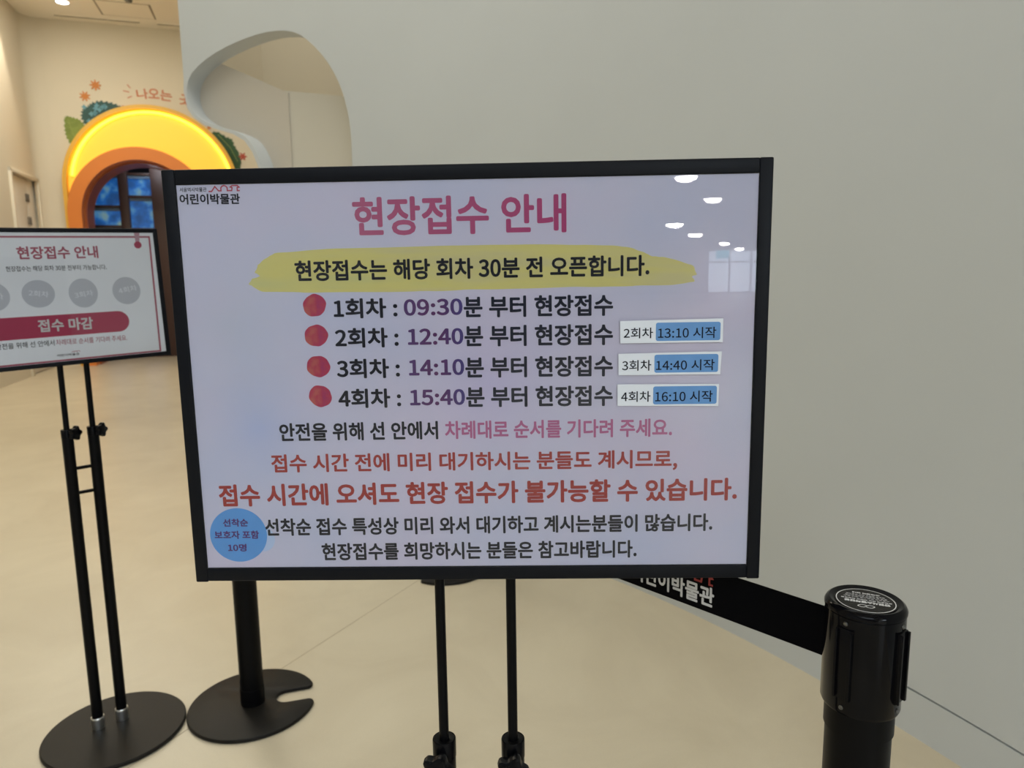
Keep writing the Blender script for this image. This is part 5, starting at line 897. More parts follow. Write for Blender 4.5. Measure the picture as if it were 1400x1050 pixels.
# back wall (far side of the hall), plane through B0 along e
A72 = rad(72)
E = Vector((math.sin(A72), math.cos(A72), 0)); N = Vector((math.cos(A72), -math.sin(A72), 0))
B0 = Vector((-5.377, 11.0, 0))
BACK_RZ = math.atan2(E.y, E.x)
def arch_pts(cu, cz, r, zb, n=40):
    p = [(cu-r, zb)]
    for i in range(n+1):
        t = PI - PI*i/n
        p.append((cu + r*math.cos(t), cz + r*math.sin(t)))
    p.append((cu+r, zb)); return p
# the wall has the arched opening cut in it
op = arch_pts(-0.12, 2.2, 0.80, 0.0)
outer = [(-1.6, 0.0)] + op + [(10.5, 0.0), (10.5, HZ), (-1.6, HZ)]
bm = prism(outer, 0.0, 0.2)
wb = link('wall_back', bm, M['wall_warm'], smooth=False); wb.location = B0; wb.rotation_euler = (0, 0, BACK_RZ); struct(wb)
K = Vector((-6.77, 10.547, 0))       # corner of back and left wall
A18 = rad(-18)
E2 = Vector((-math.sin(A18), -math.cos(A18), 0))    # towards the viewer along the left wall
LEFT_RZ = math.atan2(E2.y, E2.x)
# left wall: local x = along E2, local y = out of the hall ; opening for the double door
def hall_side(p): return p
N2 = Vector((E2.y, -E2.x, 0))
if N2.dot(Vector((-1, 1, 0))) < 0: N2 = -N2       # points away from the hall
bm = bmesh.new()
dv0, dv1, dz1 = 0.10, 1.26, 2.70
box(bm, -0.2, dv0, 0, .2, 0, HZ); box(bm, dv1, 12.2, 0, .2, 0, HZ); box(bm, dv0, dv1, 0, .2, dz1, HZ)
def place_left(o):
    # local y must point along N2
    m = Matrix(((E2.x, N2.x, 0, K.x), (E2.y, N2.y, 0, K.y), (0, 0, 1, 0), (0, 0, 0, 1)))
    o.matrix_world = m; return o
wl = struct(link('wall_left', bm, M['wall_warm'], smooth=False)); place_left(wl)
# rounded corner between left and back wall
bm = bmesh.new()
pts = []
Rc = 0.22
c0 = K + E2*Rc - Vector((0, 0, 0)) + E*Rc
vs0, vs1 = [], []
for i in range(13):
    t = PI/2*i/12
    p = c0 - E*Rc*math.cos(t) - E2*Rc*math.sin(t)
    vs0.append(bm.verts.new((p.x, p.y, 0))); vs1.append(bm.verts.new((p.x, p.y, HZ)))
kc = K - E*0.02 - E2*0.02
k0 = bm.verts.new((kc.x, kc.y, 0)); k1 = bm.verts.new((kc.x, kc.y, HZ))
for i in range(12): bm.faces.new((vs0[i], vs0[i+1], vs1[i+1], vs1[i]))
bm.faces.new((k0, vs0[0], vs1[0], k1)); bm.faces.new((vs0[-1], k0, k1, vs1[-1]))
bm.faces.new(vs0[::-1] + [k0]); bm.faces.new(vs1 + [k1])
struct(link('trim_2', bm, M['wall_warm']))

# double door in the left wall
dr = empty('door_1', (0, 0, 0)); place_left(dr); struct(dr)
bm = bmesh.new()
box(bm, dv0, dv0+.05, -.03, .15, 0, dz1, .004); box(bm, dv1-.05, dv1, -.03, .15, 0, dz1, .004); box(bm, dv0, dv1, -.03, .15, dz1-.05, dz1, .004)
link('door_frame', bm, M['wall_warm'], dr)
for x0, x1 in ((dv0+.055, 0.515), (0.53, dv1-.055)):
    bm = bmesh.new(); box(bm, x0, x1, .03, .07, .01, dz1-.055, .003)
    dl = link('door_leaf', bm, M['door'], dr)
    hx = x1-.03 if x1 < .6 else x0+.03
    for z in (2.39, 2.08):
        bm = bmesh.new(); box(bm, hx-.02, hx+.02, .012, .03, z-.055, z+.055, .004)
        link('hinge', bm, M['screw'], dl)
    bm = bmesh.new(); rod(bm, (hx, .005, .95), (hx, .005, 1.15), .009); rod(bm, (hx, .005, .97), (hx, .03, .97), .006); rod(bm, (hx, .005, 1.13), (hx, .03, 1.13), .006)
    link('handle', bm, M['screw'], dl)
bm = bmesh.new(); box(bm, dv0, dv1, .16, .2, 0, dz1); link('backing', bm, M['dark'], dr, smooth=False)

# curved wall on the right, flat in (u, z) first, then bent round the arc
def bend(bm, off=0.0):
    for v in bm.verts:
        u, y, z = v.co
        f = u/RW; r = RW + off + y
        if u < 0: v.co = Vector((CXW + r, CYW + u, z))
        else: v.co = Vector((CXW + r*math.cos(f), CYW + r*math.sin(f), z))
def curved(name, pts, y0, y1, m, parent=None, hole=None, u0=0.0, u1=5.6):
    bm = prism(pts, y0, y1, hole=hole)
    u = u0 + .08
    while u < u1:
        bmesh.ops.bisect_plane(bm, geom=bm.verts[:]+bm.edges[:]+bm.faces[:], plane_co=(u, 0, 0), plane_no=(1, 0, 0))
        u += .08
    bend(bm)
    return link(name, bm, m, parent, angle=25)
edge = [(5.381, HZ), (5.381, 2.27), (5.387, 2.21), (5.373, 2.124), (5.341, 2.077), (5.273, 2.031), (5.185, 2.0), (5.106, 1.976), (5.035, 1.937),
        (4.99, 1.875), (4.959, 1.799), (4.933, 1.603), (4.926, 1.337), (4.935, 1.026), (4.97, 0.6), (4.98, .128)]
hole = [(5.372, 2.21), (5.349, 2.282), (5.267, 2.348), (5.151, 2.399), (5.012, 2.435), (4.875, 2.454), (4.762, 2.45), (4.673, 2.428), (4.587, 2.368),
        (4.502, 2.281), (4.44, 2.188), (4.40, 2.098), (4.371, 1.975), (4.365, 1.854), (4.369, 1.715), (4.39, 1.504), (4.454, 1.215), (4.558, 1.067),
        (4.75, 1.027), (4.87, 1.105), (4.902, 1.337), (4.912, 1.603), (4.941, 1.798), (4.971, 1.885), (5.016, 1.951), (5.086, 1.989), (5.175, 2.017),
        (5.263, 2.046), (5.331, 2.092), (5.362, 2.142)]
hole = chaikin(hole, 1)
wr = struct(curved('wall_right', [(-1.07, .128), (-1.07, HZ)] + edge, 0.0, 0.11, M['wall'], hole=hole, u0=-0.05))
br = struct(curved('baseboard_right', [(-1.07, 0.0), (-1.07, .122), (4.98, .122), (4.98, 0)], 0.001, 0.11, M['wall'], u0=-.05))
curved('shadow_gap', [(-1.07, .115), (-1.07, .135), (4.97, .135), (4.97, .115)], 0.02, 0.09, M['groove'], parent=br, u0=-.05)
curved('niche_panel', [(5.30, 2.40), (5.079, 2.30), (4.83, 2.182), (4.83, 0.9), (4.96, .95), (4.975, 1.343), (4.98, 1.62), (5.0, 1.85), (5.035, 1.925),
                       (5.09, 1.965), (5.16, 1.99), (5.25, 2.025), (5.31, 2.055), (5.35, 2.10), (5.372, 2.15), (5.375, 2.25), (5.36, 2.33)], 0.11, 0.117, M['niche'], parent=wr, u0=4.5)
curved('niche_panel', [(4.90, 2.205), (4.60, 2.15), (4.45, 2.12), (4.45, 0.9), (4.90, 0.9)], 0.118, 0.14, M['niche2'], parent=wr, u0=4.3)

# hanging bulkhead beyond the cut-out of the curved wall
Cn = Vector((-1.965, 6.0, 0))
d1 = Vector((-math.sin(rad(18)), -math.cos(rad(18)), 0)); d2 = Vector((math.sin(rad(62)), math.cos(rad(62)), 0))
def slab_between(bm, a, b, thick_dir, z0, z1, t=.12):
    o = thick_dir*t
    lo = [bm.verts.new((p.x, p.y, z0)) for p in (a, b, b+o, a+o)]; hi = [bm.verts.new((p.x, p.y, z1)) for p in (a, b, b+o, a+o)]
    bm.faces.new(lo[::-1]); bm.faces.new(hi)
    for i in range(4): j = (i+1) % 4; bm.faces.new((lo[i], lo[j], hi[j], hi[i]))
bm = bmesh.new(); slab_between(bm, Cn + d1*.55, Cn, Vector((-d1.y, d1.x, 0)) * (-1 if Vector((-d1.y, d1.x, 0)).x > 0 else 1), 2.42, HZ)
struct(link('trim_3', bm, M['wall_warm'], smooth=False))
bm = bmesh.new(); slab_between(bm, Cn, Cn + d2*3.0, Vector((-.5, .85, 0)).normalized(), 2.42, HZ)
struct(link('trim_4', bm, M['wall_warm'], smooth=False))

# rest of the shell
bm = bmesh.new()
box(bm, -14, 6, -1.0, 16, HZ, HZ+.15)
ce = struct(link('ceiling', bm, M['ceiling'], smooth=False))
bm = bmesh.new(); box(bm, -4.2, 24, -50.2, -1.0, LZ, LZ+.15)
cl = link('lobby_ceiling', bm, M['lobby_ceiling'], smooth=False); struct(cl)
bm = bmesh.new(); box(bm, -4.2, 24, -1.15, -1.0, LZ, HZ+.1); struct(link('trim_5', bm, M['lobby_ceiling'], smooth=False))
bm = bmesh.new(); box(bm, 1.40, 24, -1.13, -1.0, 0, LZ); struct(link('wall_front', bm, M['wall'], smooth=False))
bm = bmesh.new(); box(bm, 4.2, 4.35, -1.0, 15, 0, HZ); struct(link('wall_outer', bm, M['wall_warm'], smooth=False))
bm = bmesh.new(); box(bm, -4.2, -4.05, -50, -1.0, 0, LZ)
box(bm, -4.2, -2.9, -1.15, -1.0, 0, LZ); box(bm, -3.15, -3.0, -1.1, -0.2, 0, HZ)
struct(link('wall_lobby', bm, M['lobby_ceiling'], smooth=False))
bm = bmesh.new(); box(bm, 23.85, 24, -50, -1.0, 0, LZ); struct(link('wall_lobby_right', bm, M['lobby_ceiling'], smooth=False))
bm = bmesh.new(); box(bm, -4.2, 11.2, -49.3, -49.15, 0, LZ); box(bm, 20.2, 24, -49.3, -49.15, 0, LZ); struct(link('wall_lobby_far', bm, M['lobby_ceiling'], smooth=False))
# room behind the arched doorway
bm = bmesh.new()
for b_ in ((-1.6, -1.4, .2, 3.0, 0, 3.4), (1.2, 1.4, .2, 3.0, 0, 3.4), (-1.6, 1.4, 2.9, 3.0, 0, 3.4), (-1.6, 1.4, .2, 3.0, 3.3, 3.4)): box(bm, *b_)
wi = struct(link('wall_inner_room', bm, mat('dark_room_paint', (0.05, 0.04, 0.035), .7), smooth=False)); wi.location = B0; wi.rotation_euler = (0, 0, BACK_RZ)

# lobby glazing far behind the viewer (seen mirrored in the poster's cover)
daylit = mat('daylit_glass', (0.7, 0.8, 0.9), .2, emit=(0.75, 0.88, 1.0), estr=4.0)
win = empty('window_1', (0, -49.2, 0)); struct(win)
bm = bmesh.new()
for i in range(7): box(bm, 11.2+i*1.48, 11.3+i*1.48, -.06, .06, 0, LZ)
box(bm, 11.2, 20.2, -.06, .06, 2.1, 2.2); box(bm, 11.2, 20.2, -.06, .06, 0, .1); box(bm, 11.2, 20.2, -.06, .06, 2.9, 3.0)
link('window_frame', bm, M['screw'], win, smooth=False)
for i in range(6):
    bm = bmesh.new(); box(bm, 11.3+i*1.48, 12.68+i*1.48, -.01, .01, .1, 2.1); link('pane', bm, daylit, win, smooth=False)
    bm = bmesh.new(); box(bm, 11.3+i*1.48, 12.68+i*1.48, -.01, .01, 2.2, 2.9); link('pane', bm, daylit, win, smooth=False)

# ------------------------------------------------------------------ sign stands
def star_knob(bm, c, direction, r=.017, t=.014):
    """five-lobed clamp knob whose axis points along direction"""
    tmp = bmesh.new()
    n = 40; rings = []
    for z, k in ((0, .75), (.002, .95), (t*.5, 1.0), (t-.002, .95), (t, .7)):
        rings.append([tmp.verts.new(((r*k*(1+.17*math.cos(5*2*PI*i/n)))*math.cos(2*PI*i/n), (r*k*(1+.17*math.cos(5*2*PI*i/n)))*math.sin(2*PI*i/n), z)) for i in range(n)])
    for a_, b_ in zip(rings[:-1], rings[1:]):
        for i in range(n): tmp.faces.new((a_[i], b_[i], b_[(i+1) % n], a_[(i+1) % n]))
    tmp.faces.new(rings[0][::-1]); tmp.faces.new(rings[-1])
    lathe(tmp, [(0, -.006), (.006, -.006), (.006, 0), (0, 0)], 16)
    q = Vector(direction).to_track_quat('Z', 'Y').to_matrix().to_4x4(); q.translation = Vector(c)
    bmesh.ops.transform(tmp, matrix=q, verts=tmp.verts)
    me = bpy.data.meshes.new('t'); tmp.to_mesh(me); tmp.free(); bm.from_mesh(me); bpy.data.meshes.remove(me)

def sign_stand(label, loc, yaw, roll, fx, fz, W, H, ow, oh, px, top, rails, base_c, base_r, rp, rt, knobs, poster_mat, dy=.0025):
    """loc: floor point under the frame centre; px: the two pole x positions; returns root, frame pivot"""
    root = empty('sign_stand', (loc[0], loc[1], 0), yaw, label, 'sign')
    # head pivot values are baked into the meshes: rotate about y by roll
    def tilt(o):
        o.location = (fx, 0, fz); o.rotation_euler = (0, roll, 0); return o
    D = .016
    fr = bmesh.new()
    rx = (W-ow)/2; rz = (H-oh)/2
    # side rails run full height and a hair longer, top and bottom rails sit between them
    def rail(x0, x1, z0, z1):
        b_ = bmesh.new(); box(b_, x0, x1, 0.0, D, z0, z1, .0016, 3)
        return b_
    sides = []
    for s in (-1, 1):
        xa, xb = (s*(W/2-rx), s*W/2) if s > 0 else (s*W/2, s*(W/2-rx))
        sides.append(tilt(link('frame_rail', rail(xa, xb, -H/2-.001, H/2), M['frame_black'], root)))
    for s in (-1, 1):
        za, zb = (H/2-rz, H/2) if s > 0 else (-H/2, -H/2+rz)
        sides.append(tilt(link('frame_rail', rail(-W/2+rx-.0005, W/2-rx+.0005, za, zb-.0002), M['frame_black'], root)))
    bm = bmesh.new(); box(bm, -W/2+.004, W/2-.004, .008, .0135, -H/2+.004, H/2-.004)
    tilt(link('back_board', bm, M['black'], root, smooth=False))
    bm = bmesh.new(); box(bm, -ow/2-.004, ow/2+.004, dy, dy+.001, -oh/2-.004, oh/2+.004)
    po = tilt(link('poster', bm, poster_mat, root, smooth=False))
    bm = bmesh.new(); box(bm, -ow/2-.004, ow/2+.004, .0008, .0014, -oh/2-.004, oh/2+.004)
    tilt(link('cover_pane', bm, M['glass'], root, smooth=False))
    yp = .022
    bm = bmesh.new(); box(bm, min(px)-.02+fx*0, max(px)+.02, .0135, yp-rp*.6, fz-.06, fz+.02, .001); link('mounting_bracket', bm, M['black'], root)
    for k, x in enumerate(px):
        bm = bmesh.new(); tube(bm, x, yp, top-.05, fz+.05, rp); link('pole', bm, M['black'], root)
        bm = bmesh.new(); z1 = top
        lathe(bm, [(rp*1.02, z1-.012), (rp*1.02, z1-.001), (rt*.72, z1), (rt-.001, z1), (rt, z1-.0012), (rt, .028), (0, .028)], 40, x, yp)
        lo = link('lower_pole', bm, M['black'], root)
        bm = bmesh.new(); lathe(bm, [(rt+.0002, z1-.022), (rt+.0006, z1-.0215), (rt+.0006, z1-.001), (rt+.0002, z1+.0002)], 40, x, yp)
        cl_ = link('collar', bm, M['plastic'], lo)
        dx, dy_, dz_ = knobs[k]
        dv = Vector((dx, dy_, 0)).normalized()
        bm = bmesh.new(); star_knob(bm, Vector((x, yp, z1+dz_)) + dv*(rt+.003), dv); link('knob', bm, M['plastic'], lo)
        bm = bmesh.new(); lathe(bm, [(rt+.0002, .044), (rt+.0022, .0445), (rt+.0030, .043), (rt+.0030, .038), (rt+.0018, .012), (0, .012)], 32, x, yp)
        link('socket', bm, M['chrome'], root)['label'] = 'chrome socket'
    for z in rails:
        bm = bmesh.new(); rod(bm, (px[0], yp, z), (px[1], yp, z), .0045); link('cross_bar', bm, M['black'], root)
    bm = bmesh.new(); r = base_r
    lathe(bm, [(0, 0), (r-.004, 0), (r, .003), (r, .009), (r-.003, .012), (0, .0125)], 96, *base_c)
    link('base', bm, M['base'], root)
    return root, po

mm = .001
# --- large sign: frame plane passes through (-0.0443, 0.7349, 1.0952)
sgn, poster = sign_stand('large black-framed sign on twin poles, holding the lavender notice, nearest to the viewer',
    (-0.0443, 0.7349), -0.0251, -0.0034, 0, 1.0952, .616, .4395, .5885, .4090, (-.0410, .0392), .6715, (.50, .42), (0, .022), .20, .0056, .0130,
    ((-.22, -1, -.024), (-.02, -1, -.024)), M['poster'])
K1 = 1 + .0024/.7336
def sc(x, z): return (.063 + (x*mm-.063)*K1, .1046 + (z*mm-.1046)*K1)
def T1(body, x0, z0, x1, z1, h, m, bold=0, par=None, y=.0024, name='lettering', k=True):
    if k: (x0, z0), (x1, z1) = sc(x0, z0), sc(x1, z1)
    else: x0, z0, x1, z1 = x0*mm, z0*mm, x1*mm, z1*mm
    return text(name, body, x0, z0, x1, z1, h*mm*K1, m, par or poster, y, bold)
B1 = .029
T1('현장접수 안내', -114.7, 169.4, 102.1, 169.4, 38.5, M['title'], .026)
T1('현장접수는 해당 회차 30분 전 오픈합니다.', -177.2, 116.2, 186.0, 115.8, 21.4, M['ink'], B1)
for a_, z_ in (('1회차 :', 77.1), ('2회차 :', 46.6), ('3회차 :', 14.3), ('4회차 :', -17.3)):
    T1(a_, -139.2, z_, -72.8, z_-.2, 20.6, M['ink'], B1)
for a_, x_, z_ in (('09:30', -66.2, 77.0), ('12:40', -63.2, 46.6), ('14:10', -63.3, 14.4), ('15:40', -63.3, -17.3)):
    T1(a_, x_, z_, -5.3, z_, 17.1, M['digits'], B1)
for z_ in (76.6, 46.5, 13.8, -17.5):
    T1('분 부터 현장접수', -4.2, z_, 149.4, z_-.4, 22.0, M['ink2'], B1)
T1('안전을 위해 선 안에서', -204.3, -53.0, -34.8, -52.5, 19.8, M['ink'], B1)
T1('차례대로 순서를 기다려 주세요.', -27.5, -52.6, 211.6, -52.6, 19.6, M['pink'], .026)
T1('접수 시간 전에 미리 대기하시는 분들도 계시므로,', -215.3, -88.2, 217.6, -87.5, 22.4, M['red'], .026)
T1('접수 시간에 오셔도 현장 접수가 불가능할 수 있습니다.', -274.8, -122.0, 281.2, -120.0, 25.1, M['red'], .032)
T1('선착순 접수 특성상 미리 와서 대기하고 계시는분들이 많습니다.', -227.1, -158.2, 256.1, -156.4, 19.7, M['ink'], B1)
T1('현장접수를 희망하시는 분들은 참고바랍니다.', -166.4, -186.6, 175.7, -185.6, 19.9, M['ink'], B1)
T1('서울역사박물관', -289.9, 199.6, -262.2, 199.4, 4.4, M['ink'], .012)
T1('어린이박물관', -290.7, 190.2, -228.7, 189.6, 10.6, M['ink'], .03)

def ribbon_line(name, pts, wd, y, m, parent, closed=False):
    """flat stroke of width wd through pts (x, z) metres, mitred"""
    bm = bmesh.new(); L = []; n = len(pts)
    for i, p in enumerate(pts):
        a_ = Vector(pts[i-1]) if (i > 0 or closed) else None; b_ = Vector(pts[(i+1) % n]) if (i < n-1 or closed) else None
        p = Vector(p)
        t1 = (p-a_).normalized() if a_ is not None else (b_-p).normalized()
        t2 = (b_-p).normalized() if b_ is not None else t1
        n1 = Vector((-t1.y, t1.x)); n2 = Vector((-t2.y, t2.x)); mt = (n1+n2).normalized()
        q = mt*(wd/2/max(.35, mt.dot(n1)))
        L.append((bm.verts.new((p.x+q.x, y, p.y+q.y)), bm.verts.new((p.x-q.x, y, p.y-q.y))))
    for i in range(n if closed else n-1):
        a_, b_ = L[i], L[(i+1) % n]; bm.faces.new((a_[0], a_[1], b_[1], b_[0]))
    return link(name, bm, m, parent, smooth=False)
# the little red roofline emblem above the museum's name: peak, arch, squared arch
def emblem(x0, z0, wd, ht):
    P = [(0, .0), (.10, .0), (.21, .85), (.32, .08), (.40, .08), (.40, .6), (.44, .88), (.50, 1.0), (.56, .88), (.60, .6), (.60, .08), (.74, .08), (.76, .6), (.70, .70), (.76, .95), (.93, .95), (.98, .66), (.92, .6), (.92, .05), (1.0, .05)]
    return [(x0 + a_*wd, z0 + b_*ht) for a_, b_ in P]
ribbon_line('emblem', emblem(sc(-260.3, 0)[0], sc(0, 197.4)[1], .0322, .0056), .0013, .0023, M['logo_red'], poster)

br_pts = [(-215.4, 123.2), (-207.4, 129.0), (-196.5, 134.7), (-155.5, 137.7), (-87.7, 138.7), (2.0, 139.2), (94.9, 138.3), (150, 136.1), (165.2, 134.1), (180.0, 128.7), (188.9, 124.9), (203.6, 123.2), (230.3, 114.7), (234.3, 105.6), (229, 104.0), (232.2, 98.5), (210.0, 95.9), (165.4, 95.2), (90.9, 95.0), (0.9, 94.2), (-59.5, 93.0), (-165.6, 94.0), (-211.3, 95.5), (-222.3, 101.0), (-225.9, 104.0), (-222, 109), (-213.3, 111.3), (-219.0, 115.8), (-216.5, 118.8)]
def flat_poly(name, pts, y, m, parent, thick=0.0):
    if thick: return link(name, prism(pts, y, y-thick), m, parent, smooth=False)
    bm = bmesh.new(); vs = [bm.verts.new((p[0], y, p[1])) for p in pts]
    es = [bm.edges.new((vs[i], vs[(i+1) % len(vs)])) for i in range(len(vs))]
    bmesh.ops.triangle_fill(bm, use_beauty=True, use_dissolve=False, edges=es)
    return link(name, bm, m, parent, smooth=False)
bp = []
for i, p in enumerate(br_pts):
    q = br_pts[(i+1) % len(br_pts)]
    for k in range(4):
        t = k/4; bp.append((p[0]+(q[0]-p[0])*t + random.uniform(-.5, .5), p[1]+(q[1]-p[1])*t + random.uniform(-.45, .45)))
flat_poly('brush_stroke', [sc(*p) for p in chaikin(bp, 1)], .00242, M['brush'], poster)['label'] = 'yellow brush stroke'
for i, (x, z) in enumerate(((-158.8, 80.8), (-158.8, 49.5), (-158.4, 17.1), (-158.1, -14.5))):
    pts = []
    for k in range(36):
        t = 2*PI*k/36; r = 1 + .035*math.sin(2*t+i) + .02*math.sin(5*t+1.3*i) + .012*math.sin(9*t+i)
        pts.append(sc(x + 12.0*r*math.cos(t), z + 11.6*r*math.sin(t)))
    flat_poly('bullet_dot', pts, .0024, M['bullet'], poster)
def disc(x, z, rx, rz, n=64): return [(x+rx*math.cos(2*PI*k/n), z+rz*math.sin(2*PI*k/n)) for k in range(n)]
flat_poly('ghost_dot', [sc(*p) for p in disc(-230, -171.5, 13, 14)], .00246, M['ghost'], poster)
st_ = flat_poly('round_sticker', [sc(*p) for p in disc(-256.6, -166.6, 31.3, 30.4)], .0024, M['sticker'], sgn, .0002)
st_.location = poster.location; st_.rotation_euler = poster.rotation_euler; st_['label'] = 'round blue sticker'
for a_, x0, x1, z, h in (('선착순', -272.6, -245.1, -152.5, 8.9), ('보호자 포함', -282.9, -234.0, -166.2, 9.3), ('10명', -269.2, -248.7, -180.9, 8.7)):
    T1(a_, x0, z, x1, z, h, M['violet'], .03, st_, .00208)

def rrect(x0, x1, z0, z1, r, n=5):
    p = []
    for cx, cz, a_ in ((x1-r, z1-r, 0), (x0+r, z1-r, PI/2), (x0+r, z0+r, PI), (x1-r, z0+r, 3*PI/2)):
        p += [(cx + r*math.cos(a_+PI/2*k/n), cz + r*math.sin(a_+PI/2*k/n)) for k in range(n+1)]
    return p
LAB = (([(156.6, 59.6), (261.9, 60.8), (262.0, 36.5), (157.0, 36.6)], (193.4, 259.3, 38.5, 57.4), ('2회차', 160.4, 190.5, 47.0, 10.9), ('13:10 시작', 195.6, 255.1, 46.6, 11.5)),
       ([(155.1, 25.8), (261.3, 26.9), (260.2, 3.1), (155.4, 3.4)], (192.3, 257.9, 5.5, 24.3), ('3회차', 158.9, 189.0, 13.4, 11.1), ('14:40 시작', 194.0, 254.2, 13.2, 11.4)),
       ([(154.3, -6.2), (259.3, -7.1), (259.1, -30.4), (154.5, -29.0)], (191.4, 257.2, -27.9, -8.9), ('4회차', 158.1, 188.6, -19.3, 11.2), ('16:10 시작', 193.5, 253.0, -19.7, 11.8)))
for c_, b_, t1, t2 in LAB:
    # a slip of paper stuck on the cover, its right end lifting a little
    bm = bmesh.new(); n = 48; top = []; bot = []
    for k in range(n+1):
        t = k/n; y = .0006 - .0006*max(0, (t-.75)/.25)**2
        xa = c_[0][0]+(c_[1][0]-c_[0][0])*t; za = c_[0][1]+(c_[1][1]-c_[0][1])*t
        xb = c_[3][0]+(c_[2][0]-c_[3][0])*t; zb = c_[3][1]+(c_[2][1]-c_[3][1])*t
        top.append((bm.verts.new((xa*mm, y, za*mm)), bm.verts.new((xa*mm, y-.0003, za*mm))))
        bot.append((bm.verts.new((xb*mm, y, zb*mm)), bm.verts.new((xb*mm, y-.0003, zb*mm))))
    for k in range(n):
        for s in (0, 1): bm.faces.new((top[k][s], top[k+1][s], bot[k+1][s], bot[k][s]))
        bm.faces.new((top[k][0], top[k][1], top[k+1][1], top[k+1][0])); bm.faces.new((bot[k][0], bot[k][1], bot[k+1][1], bot[k+1][0]))
    bm.faces.new((top[0][0], top[0][1], bot[0][1], bot[0][0])); bm.faces.new((top[n][0], top[n][1], bot[n][1], bot[n][0]))
    lb = link('paper_label', bm, M['paper'], sgn, smooth=False); lb.location = poster.location; lb.rotation_euler = poster.rotation_euler
    # the print follows the slip's lifted end
    def drape(o):
        for v in o.data.vertices:
            t = (v.co.x/mm-155.5)/106; v.co.y -= .0006*max(0, (t-.75)/.25)**2
        return o
    x0, x1, z0, z1 = b_
    bm = bmesh.new(); P = [(a_*mm, q*mm) for a_, q in rrect(x0, x1, z0, z1, 2.2)]
    vs = [bm.verts.new((p[0], .00015, p[1])) for p in P]; bm.faces.new(vs)
    for k in range(1, 12): bmesh.ops.bisect_plane(bm, geom=bm.verts[:]+bm.edges[:]+bm.faces[:], plane_co=((x0+(x1-x0)*k/12)*mm, 0, 0), plane_no=(1, 0, 0))
    drape(link('blue_box', bm, M['bluebox'], lb, smooth=False))
    drape(T1(t1[0], t1[1], t1[3], t1[2], t1[3], t1[4], M['ink'], .008, lb, .00005, k=False))
    drape(T1(t2[0], t2[1], t2[3], t2[2], t2[3], t2[4], M['ink'], .008, lb, .00005, k=False))

# --- smaller sign at the left
sg2, po2 = sign_stand('smaller black-framed sign with pink-bordered notice, left of the large sign, on a round base',
    (-1.0974, 1.7729), .7382, -.028, 0, 1.1696, .45, .3365, .427, .3145, (-.0292, .0292), .836, (.7325, .6675), (.004, -.012), .174, .0068, .0133,
    ((.75, -.9, -.009), (.75, -.9, -.009)), M['poster2'])
K2 = 1 + .0024/2.05
def sc2(x, z): return (-.38 + (x*mm+.38)*K2, .041 + (z*mm-.041)*K2)
def T2(body, x0, z0, x1, z1, h, m, bold=.01, par=None, y=.0024):
    (x0, z0), (x1, z1) = sc2(x0, z0), sc2(x1, z1)
    return text('lettering', body, x0, z0, x1, z1, h*mm, m, par or po2, y, bold)
rose = mat('rose_print', (0.42, 0.075, 0.13), .55); rose2 = mat('crimson_banner_print', (0.46, 0.035, 0.10), .5)
greyc = mat('grey_circle_print', (0.58, 0.60, 0.66), .5); ltxt = mat('pale_grey_print', (0.82, 0.84, 0.90), .6); soft = mat('pale_pink_print', (0.52, 0.30, 0.38), .6)
T2('현장접수 안내', -92.5, 109.0, 79.1, 109.2, 30.7, rose, .028)
T2('현장접수는 해당 회차 30분 전부터 가능합니다.', -118.3, 72.5, 94.0, 71.5, 12.8, M['ink'], .008)
T2('안전을 위해 선 안에서', -160.7, -108.2, -41.8, -109.1, 14.2, M['ink'], .010)
T2('차례대로 순서를 기다려 주세요.', -38.4, -109.1, 121.6, -111.7, 14.4, rose, .005)
T2('어린이박물관', -40.0, -141.5, 8.0, -142, 6.0, M['ink'], .02)
ribbon_line('emblem', [(sc2(-8+a_*18, -137+b_*3)) for a_, b_ in ((0, 0), (.2, 1), (.35, 0), (.4, 1), (.6, 1), (.65, 0), (.75, 1), (.95, 1), (1, 0))], .001, .0023, rose, po2)
ribbon_line('border_line', [sc2(-203, 147), sc2(203, 146.5), sc2(198.5, -154.3), sc2(-203, -154.6)], .0042, .00242, rose, po2, True)
for k, (x, z, r, rz) in enumerate(((-60.5, 11.5, 34, 33), (34.7, 8.5, 32, 36), (133.6, 9.7, 33, 35), (-152, 8.9, 34, 34))):
    flat_poly('grey_circle', [sc2(*p) for p in disc(x, z, r, rz)], .00243, greyc, po2)
T2('2회차', -80.2, 15.0, -39.8, 8.6, 14.5, ltxt, .02, y=.0023); T2('3회차', 14.9, 3.4, 55.9, 8.6, 14.5, ltxt, .02, y=.0023); T2('4회차', 114.6, 9.3, 158.8, 16.6, 15, ltxt, .02, y=.0023)
T2('1회차', -172, 6, -131, 10, 15, ltxt, .02, y=.0023)
flat_poly('banner', [sc2(*p) for p in rrect(-178, 131, -94.5, -41.5, 26, 10)], .00236, rose2, po2)
T2('접수 마감', -71.1, -66, 47.4, -67.5, 31, M['white_ink'], .03, y=.0022)
flat_poly('ribbon_mark', [sc2(*p) for p in ((167.5, 157), (180.5, 157), (178, 131), (169, 131))], .00236, soft, po2)
flat_poly('seal_dot', [sc2(*p) for p in disc(173.5, 126, 9, 9)], .0023, rose2, po2)

